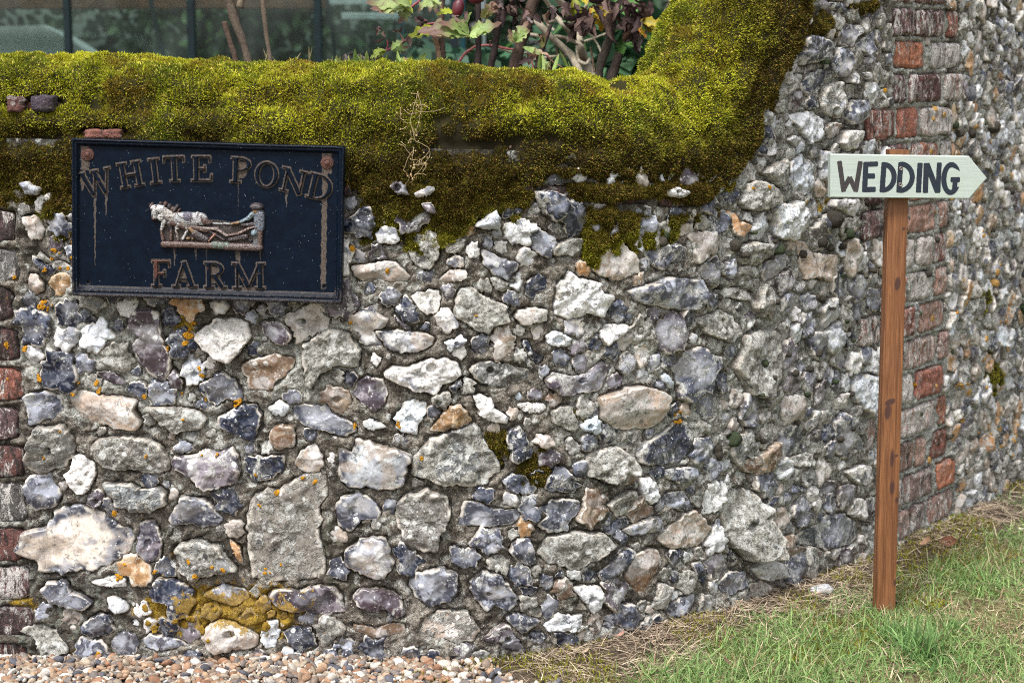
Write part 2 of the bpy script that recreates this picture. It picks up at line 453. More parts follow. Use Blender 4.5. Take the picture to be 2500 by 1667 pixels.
def m_glass():
    t = NT('dusty_greenhouse_glass'); P = t.coord()
    n = t.noise(t.scalevec(P, (1, 1, 0.5)), 3.5, 4, 0.6)
    tr = t.n('BsdfTransparent'); tr.inputs[0].default_value = (0.78, 0.86, 0.82, 1)
    gl = t.n('BsdfGlossy'); gl.inputs['Roughness'].default_value = 0.04; gl.inputs[0].default_value = (0.9, 0.95, 1, 1)
    df = t.n('BsdfDiffuse'); df.inputs[0].default_value = (0.45, 0.5, 0.48, 1)
    m1 = t.n('MixShader'); t.set(m1.inputs[0], t.step(n, 0.4, 0.8, 0.0, 0.05)); t.t.links.new(tr.outputs[0], m1.inputs[1]); t.t.links.new(df.outputs[0], m1.inputs[2])
    m2 = t.n('MixShader'); m2.inputs[0].default_value = 0.022
    t.t.links.new(m1.outputs[0], m2.inputs[1]); t.t.links.new(gl.outputs[0], m2.inputs[2])
    t.t.links.new(m2.outputs[0], t.out.inputs[0])
    return t.m
M = dict(flint=m_flint(), mortar=m_mortar(), brick=m_brick(), plate=m_plate(), relief=m_relief(), post=m_post(), board=m_board(),
         ground=m_ground(), glass=m_glass(),
         moss=m_vcol('moss', 0.85, 0.2, 0, 0, 0, 0.25), grass=m_vcol('grass', 0.6, 0.3, 0, 0, 0, 0.3),
         straw=m_vcol('dry_straw', 0.8, 0.2), pebble=m_vcol('gravel_pebbles', 0.75, 0.3, 260, 0.5, 0.001),
         leaf=m_vcol('leaf', 0.5, 0.4, 120, 0.35, 0.0006, 0.3), deadleaf=m_vcol('dried_leaf', 0.75, 0.3, 160, 0.6, 0.001, 0.1),
         bark=m_vcol('bark', 0.85, 0.2, 130, 0.6, 0.0015), lichen=m_vcol('lichen', 0.95, 0.1, 400, 0.45, 0.001),
         frame=m_plain('green_painted_aluminium', (0.0015, 0.014, 0.017), 0.5, 0.3, 0, (0.002, 0.007, 0.009)),
         teal=m_plain('teal_painted_aluminium', (0.004, 0.055, 0.075), 0.45, 0.4, 0, (0.006, 0.03, 0.04)),
         rust=m_plain('rusted_steel', (0.13, 0.055, 0.04), 0.75, 0.4, 0, (0.045, 0.022, 0.02), 300, 0.001),
         ink=m_plain('blue_black_lettering_paint', (0.011, 0.017, 0.03), 0.45, 0.45, 0, (0.016, 0.022, 0.036), 120, 0.0003),
         ink2=m_plain('worn_sheen_lettering_paint', (0.052, 0.042, 0.042), 0.5, 0.4, 0, (0.03, 0.028, 0.032), 120, 0.0003),  # worn letter, its sheen put into the paler brownish colour
         steel=m_plain('screw_steel', (0.45, 0.42, 0.38), 0.4, 0.5, 0.6, (0.12, 0.08, 0.06), 500, 0.0005),
         wood=m_plain('brown_wooden_rail', (0.19, 0.085, 0.05), 0.7, 0.3, 0, (0.1, 0.05, 0.03), 20),
         alu=m_plain('grey_aluminium', (0.32, 0.36, 0.38), 0.5, 0.5, 0.3, (0.24, 0.27, 0.28), 20),
         pale=m_plain('pale_plastic_sheet', (0.42, 0.45, 0.46), 0.5, 0.4, 0, (0.3, 0.33, 0.34), 6),
         render=m_plain('potting_shed_boards', (0.09, 0.10, 0.07), 0.9, 0.2, 0, (0.04, 0.05, 0.03), 4))
# ------------------------------------------------------------------ the wall's plan (a curve seen from above) and its frame
_px = np.array([-2.6, -1.8, -1.0, -0.5, -0.2, 0.0, 0.15, 0.30, 0.50, 0.70, 0.92, 1.14, 1.41, 1.8, 2.3, 2.9])
_py = np.array([3.50, 3.50, 3.50, 3.50, 3.50, 3.515, 3.565, 3.66, 3.82, 4.02, 4.28, 4.60, 5.0, 5.6, 6.4, 7.4])
xx = np.linspace(_px[0], _px[-1], 3000)
yy = np.interp(xx, _px, _py)
for _ in range(3):
    k = np.ones(121) / 121
    yp = np.concatenate([np.full(60, yy[0]), yy, yy[-1] + (yy[-1] - yy[-2]) * np.arange(1, 61)])
    yy = np.convolve(yp, k, 'valid')
_ss = np.concatenate([[0], np.cumsum(np.hypot(np.diff(xx), np.diff(yy)))])
SG = np.arange(0, _ss[-1], 0.004)
PX, PY = np.interp(SG, _ss, xx), np.interp(SG, _ss, yy)
TX, TY = np.gradient(PX, SG), np.gradient(PY, SG)
_l = np.hypot(TX, TY); TX /= _l; TY /= _l
def wpos(s, z, out=0.0):
    """a point of the wall face: s along it, z up, out towards the viewer's side"""
    x = np.interp(s, SG, PX); y = np.interp(s, SG, PY); tx = np.interp(s, SG, TX); ty = np.interp(s, SG, TY)
    return np.stack([x + ty * out, y - tx * out, np.asarray(z) + 0 * x], -1)
_RAT = PX / PY
_ok = np.arange(len(SG)) < np.argmax(_RAT)
def sz(px, py, out=0.0):
    dx, dy, dz = ray(np.asarray(px, float), np.asarray(py, float))
    s = np.interp(dx / dy, _RAT, SG)
    Y = np.interp(s, SG, PY) - out
    return s, H + dz / dy * Y
def s_of_x(X): return np.interp(X, PX, SG)
_ex = np.array([-3, -1, 0, .29, .37, .42, .463, .508, .553, .603, .64, .68, .76, .88, 1.0, 1.12, 3])
_ez = np.array([.965, .96, .935, .915, .905, .91, .95, 1.03, 1.13, 1.25, 1.33, 1.385, 1.40, 1.38, 1.325, 1.305, 1.30])
ZE = np.interp(PX, _ex, _ez)
ZE = np.convolve(np.concatenate([np.full(12, ZE[0]), ZE, np.full(12, ZE[-1])]), np.ones(25) / 25, 'valid')
def ze(s): return np.interp(s, SG, ZE)

SMAX = SG[-1]; HR = 0.003
HM = np.full((int(SMAX / HR) + 2, int(1.5 / HR) + 2), -0.01)      # height of whatever stands proud of the mortar
OCC = np.zeros(HM.shape, bool)                                     # taken by placed stones
def stamp(s, z, h):
    i = np.clip((s / HR).astype(int), 0, HM.shape[0] - 1); j = np.clip((z / HR).astype(int), 0, HM.shape[1] - 1)
    np.maximum.at(HM, (i, j), h)
def hlook(s, z):
    i = np.clip((np.asarray(s) / HR).astype(int), 1, HM.shape[0] - 2); j = np.clip((np.asarray(z) / HR).astype(int), 1, HM.shape[1] - 2)
    r = HM[i, j]
    for a in (-1, 0, 1):
        for b in (-1, 0, 1): r = np.maximum(r, HM[i + a, j + b])
    return r
def mark(poly, grow=0.0):
    P = np.asarray(poly); c = P.mean(0)
    if grow: d = P - c; P = c + d * (1 + grow / (np.linalg.norm(d, axis=1)[:, None] + 1e-6))
    i0, i1 = int(P[:, 0].min() / HR), int(P[:, 0].max() / HR) + 2
    j0, j1 = max(0, int(P[:, 1].min() / HR)), int(P[:, 1].max() / HR) + 2
    gi, gj = np.meshgrid(np.arange(i0, i1), np.arange(j0, j1), indexing='ij')
    x, y = gi * HR, gj * HR; ins = np.zeros(x.shape, bool)
    for a in range(len(P)):
        x1, y1 = P[a]; x2, y2 = P[(a + 1) % len(P)]
        if y1 == y2: continue
        ins ^= ((y1 > y) != (y2 > y)) & (x < (x2 - x1) * (y - y1) / (y2 - y1) + x1)
    ok = (gi < OCC.shape[0]) & (gj < OCC.shape[1]) & (gi >= 0)
    OCC[gi[ok & ins], gj[ok & ins]] = True

# ------------------------------------------------------------------ stones
TYP = {  # base, patch, patch amount, roughness, lichen
    'd': ((.016, .021, .040), (.12, .135, .19), .35, .15, .12),
    'g': ((.060, .064, .088), (.34, .36, .42), .50, .18, .18),
    'w': ((.68, .69, .70), (.24, .25, .29), .42, .55, .22),
    'p': ((.38, .31, .255), (.60, .56, .52), .55, .35, .18),
    'b': ((.17, .105, .065), (.40, .30, .21), .50, .38, .22),
    'l': ((.185, .18, .165), (.40, .40, .38), .45, .85, .62),
    'm': ((.72, .71, .68), (.30, .30, .33), .35, .28, .10),
    'o': ((.40, .21, .085), (.60, .44, .27), .50, .40, .12),
    'u': ((.055, .042, .055), (.22, .19, .215), .45, .2, .15),
}
class Stones:
    def __init__(s): s.V = []; s.F = []; s.T = []; s.n = 0; s.a = {'ca': [], 'cb': [], 'pa': [], 'off': []}; s.tri = []
    def add(s, c, rt, typ, htop, seed, brick=False, cols=None, cap=None, res=0.0032):
        rg = np.random.default_rng(seed)
        n = len(rt); R = rt.mean()
        nr = int(np.clip(R / res, 4, 18)) + 3
        body = np.linspace(0.12, 0.93, nr - 3)
        rho = np.concatenate([body, [0.965, 0.99, 1.03]])
        th = np.linspace(0, 2 * pi, n, endpoint=False)
        u = rho[:, None] * rt[None] * np.cos(th)[None]; w = rho[:, None] * rt[None] * np.sin(th)[None]
        u = np.concatenate([[0], u.ravel()]); w = np.concatenate([[0], w.ravel()]); rr = np.concatenate([[0], np.repeat(rho, n)])
        if brick:
            hh = htop * (1 - 0.35 * sstep(.70, .95, rr)) + 0.0034 * fbm(u * 90, w * 90, None, seed, 4) + 0.0045 * fbm(u * 25, w * 25, None, seed + 3, 2)
            hh = hh + (rg.random() - .5) * 0.006 + 0.04 * (rg.random() - .5) * u
        else:
            hh = htop * (1 - 0.30 * rr ** 2.4)
            tx, tz = rg.normal(0, .22), rg.normal(.02, .20)
            hh = hh + np.clip(tx, -.4, .4) * u + np.clip(tz, -.4, .4) * w
            if typ in 'dgumpbo' or rg.random() < .4:
                for k in range(rg.integers(2, 5)):        # broken planes
                    a = rg.random() * 2 * pi; sl = rg.uniform(.2, .75) * min(1, .022 / R); d0 = rg.uniform(.0, .55) * R
                    hh = np.minimum(hh, htop * 1.02 - sl * (u * cos(a) + w * sin(a) - d0))
                for k in range(rg.integers(3, 8) + int(R / .018)):        # shell-shaped scars
                    a = rg.random() * 2 * pi; q = R * rg.uniform(.1, .95); rk = R * rg.uniform(.3, .75)
                    dd = np.hypot(u - q * cos(a), w - q * sin(a)) / rk
                    hh = hh - np.maximum(0, 1 - dd * dd) * rk * rg.uniform(.08, .24) * min(1, .035 / R)
            am = 0.010 if typ in 'lw' else 0.004
            hh = hh + am * min(1, R / .03) * fbm(u * 55 + seed, w * 55, None, seed, 4)
            if rg.random() < (.35 if typ in 'lw' else .16) and R > .014:   # a natural hole
                a = rg.random() * 2 * pi; q = R * rg.uniform(0, .55); rk = rg.uniform(.0035, .008) * (1 + R * 8)
                dd = np.hypot((u - q * cos(a)) / rg.uniform(.7, 1.5), w - q * sin(a)) / rk
                hh = hh - (1 - sstep(.55, 1.05, dd)) * 0.018
            hh = np.clip(hh, htop * 0.15, None) if rg.random() < .7 else hh
        if cap is not None: hh = np.minimum(hh, cap + 0.0 * hh)
        edge = sstep(.955, 1.0, rr)
        hh = hh * (1 - edge) + edge * (-0.014)
        S_, Z_ = c[0] + u, c[1] + w
        s.V.append(wpos(S_, Z_, hh)); stamp(S_[rr < 1], Z_[rr < 1], hh[rr < 1])
        b = s.n
        i = np.arange(nr - 1)[:, None]; j = np.arange(n)[None]; j2 = (j + 1) % n
        s.F.append((np.stack([1 + i * n + j, 1 + (i + 1) * n + j, 1 + (i + 1) * n + j2, 1 + i * n + j2], -1)).reshape(-1, 4) + b)
        k = np.arange(n); s.T.append(np.stack([np.zeros(n, int), 1 + k, 1 + (k + 1) % n], -1) + b)
        m = len(u); s.n += m
        ca, cb, amt, rg_, li = cols if cols else TYP[typ]
        ca = np.array(ca) * rg.uniform(.75, 1.3); cb = np.array(cb) * rg.uniform(.8, 1.15)
        ca = ca * (1 + np.array([1, 0, -1]) * rg.normal(0, .045))
        CA = np.tile(ca, (m, 1))
        if typ == 'm':
            f = sstep(.62, .9, rr + .30 * fbm(u * 40, w * 40, None, seed + 5, 3))
            CA = mixc(ca * np.array((1, 1.02, 1.06)), (.035, .04, .062), f)
            CA = mixc(CA, (.33, .335, .38), .75 * sstep(.08, .22, fbm(u * 48 + 9, w * 48, None, seed + 6, 4)))
            CA = mixc(CA, (.46, .37, .29), .6 * sstep(.15, .3, fbm(u * 30 + 4, w * 30, None, seed + 8, 3)))
        if typ in 'dgupb' and not brick:
            for q_ in range(rg.integers(1, 4)):
                a = rg.random() * 2 * pi; dq = R * rg.uniform(0, .8); rk = R * rg.uniform(.3, .9)
                dd = np.hypot((u - dq * cos(a)) / rg.uniform(.8, 1.8), w - dq * sin(a)) / rk + .45 * fbm(u * 35, w * 35, None, seed + q_, 3)
                lt_ = (.56, .54, .53) if typ in 'pb' or rg.random() < .4 else (.46, .47, .52)
                CA = mixc(CA, lt_, sstep(.9, .55, dd) * rg.uniform(.0, .8) * (.35 if typ == 'd' else .85))
        s.a['ca'].append(CA); s.a['cb'].append(np.tile(cb, (m, 1)))
        s.a['off'].append(np.tile(rg.uniform(-3, 3, 3), (m, 1)))
        s.a['pa'].append(np.column_stack([np.full(m, amt * rg.uniform(.6, 1.3)), np.full(m, rg_ * rg.uniform(.8, 1.3)), np.full(m, np.clip(li + rg.normal(0, .14), 0, 1) if not brick else li), rr]))
    def build(s, name, mat, parent):
        return mesh_np(name, np.concatenate(s.V), [np.concatenate(s.F), np.concatenate(s.T)], mat, parent,
                       {k: np.concatenate(v) for k, v in s.a.items()}, True)
def polar(P, n):
    P = np.asarray(P, float)
    a = P; b = np.roll(P, -1, 0); cr = a[:, 0] * b[:, 1] - b[:, 0] * a[:, 1]; A = cr.sum() / 2
    c = ((a + b) * cr[:, None]).sum(0) / (6 * A)
    th = np.linspace(0, 2 * pi, n, endpoint=False); d = np.stack([np.cos(th), np.sin(th)], -1)
    A0 = a - c; E = b - a
    den = d[:, None, 0] * E[None, :, 1] - d[:, None, 1] * E[None, :, 0]
    den = np.where(abs(den) < 1e-12, 1e-12, den)
    t = (A0[None, :, 0] * E[None, :, 1] - A0[None, :, 1] * E[None, :, 0]) / den
    u = (A0[None, :, 0] * d[:, None, 1] - A0[None, :, 1] * d[:, None, 0]) / den
    t = np.where((u >= -1e-6) & (u <= 1 + 1e-6) & (t > 0), t, -1)
    r = t.max(1); r = np.where(r <= 0, np.median(r[r > 0]), r)
    return c, r
def roughen(r, seed, amp=.06):
    n = len(r); th = np.linspace(0, 2 * pi, n, endpoint=False); R = r.mean()
    w = fbm(np.cos(th) * 2.2 + seed * .37, np.sin(th) * 2.2, None, seed, 4, .6)
    k = max(3, R / .012)
    w2 = fbm(np.cos(th) * k + seed * .7, np.sin(th) * k, None, seed + 9, 3, .6)
    rd = 1 - 3.2 * abs(vnoise(np.cos(th) * 1.7 + seed * .31, np.sin(th) * 1.7 + 5, None, seed + 21)); rd2 = 1 - 3 * abs(vnoise(np.cos(th) * 4 + seed * .51, np.sin(th) * 4, None, seed + 31))
    return r * (1 + amp * (1.0 * w + .8 * np.clip(rd, -1, 1) + .45 * np.clip(rd2, -1, 1))) + w2 * .0038

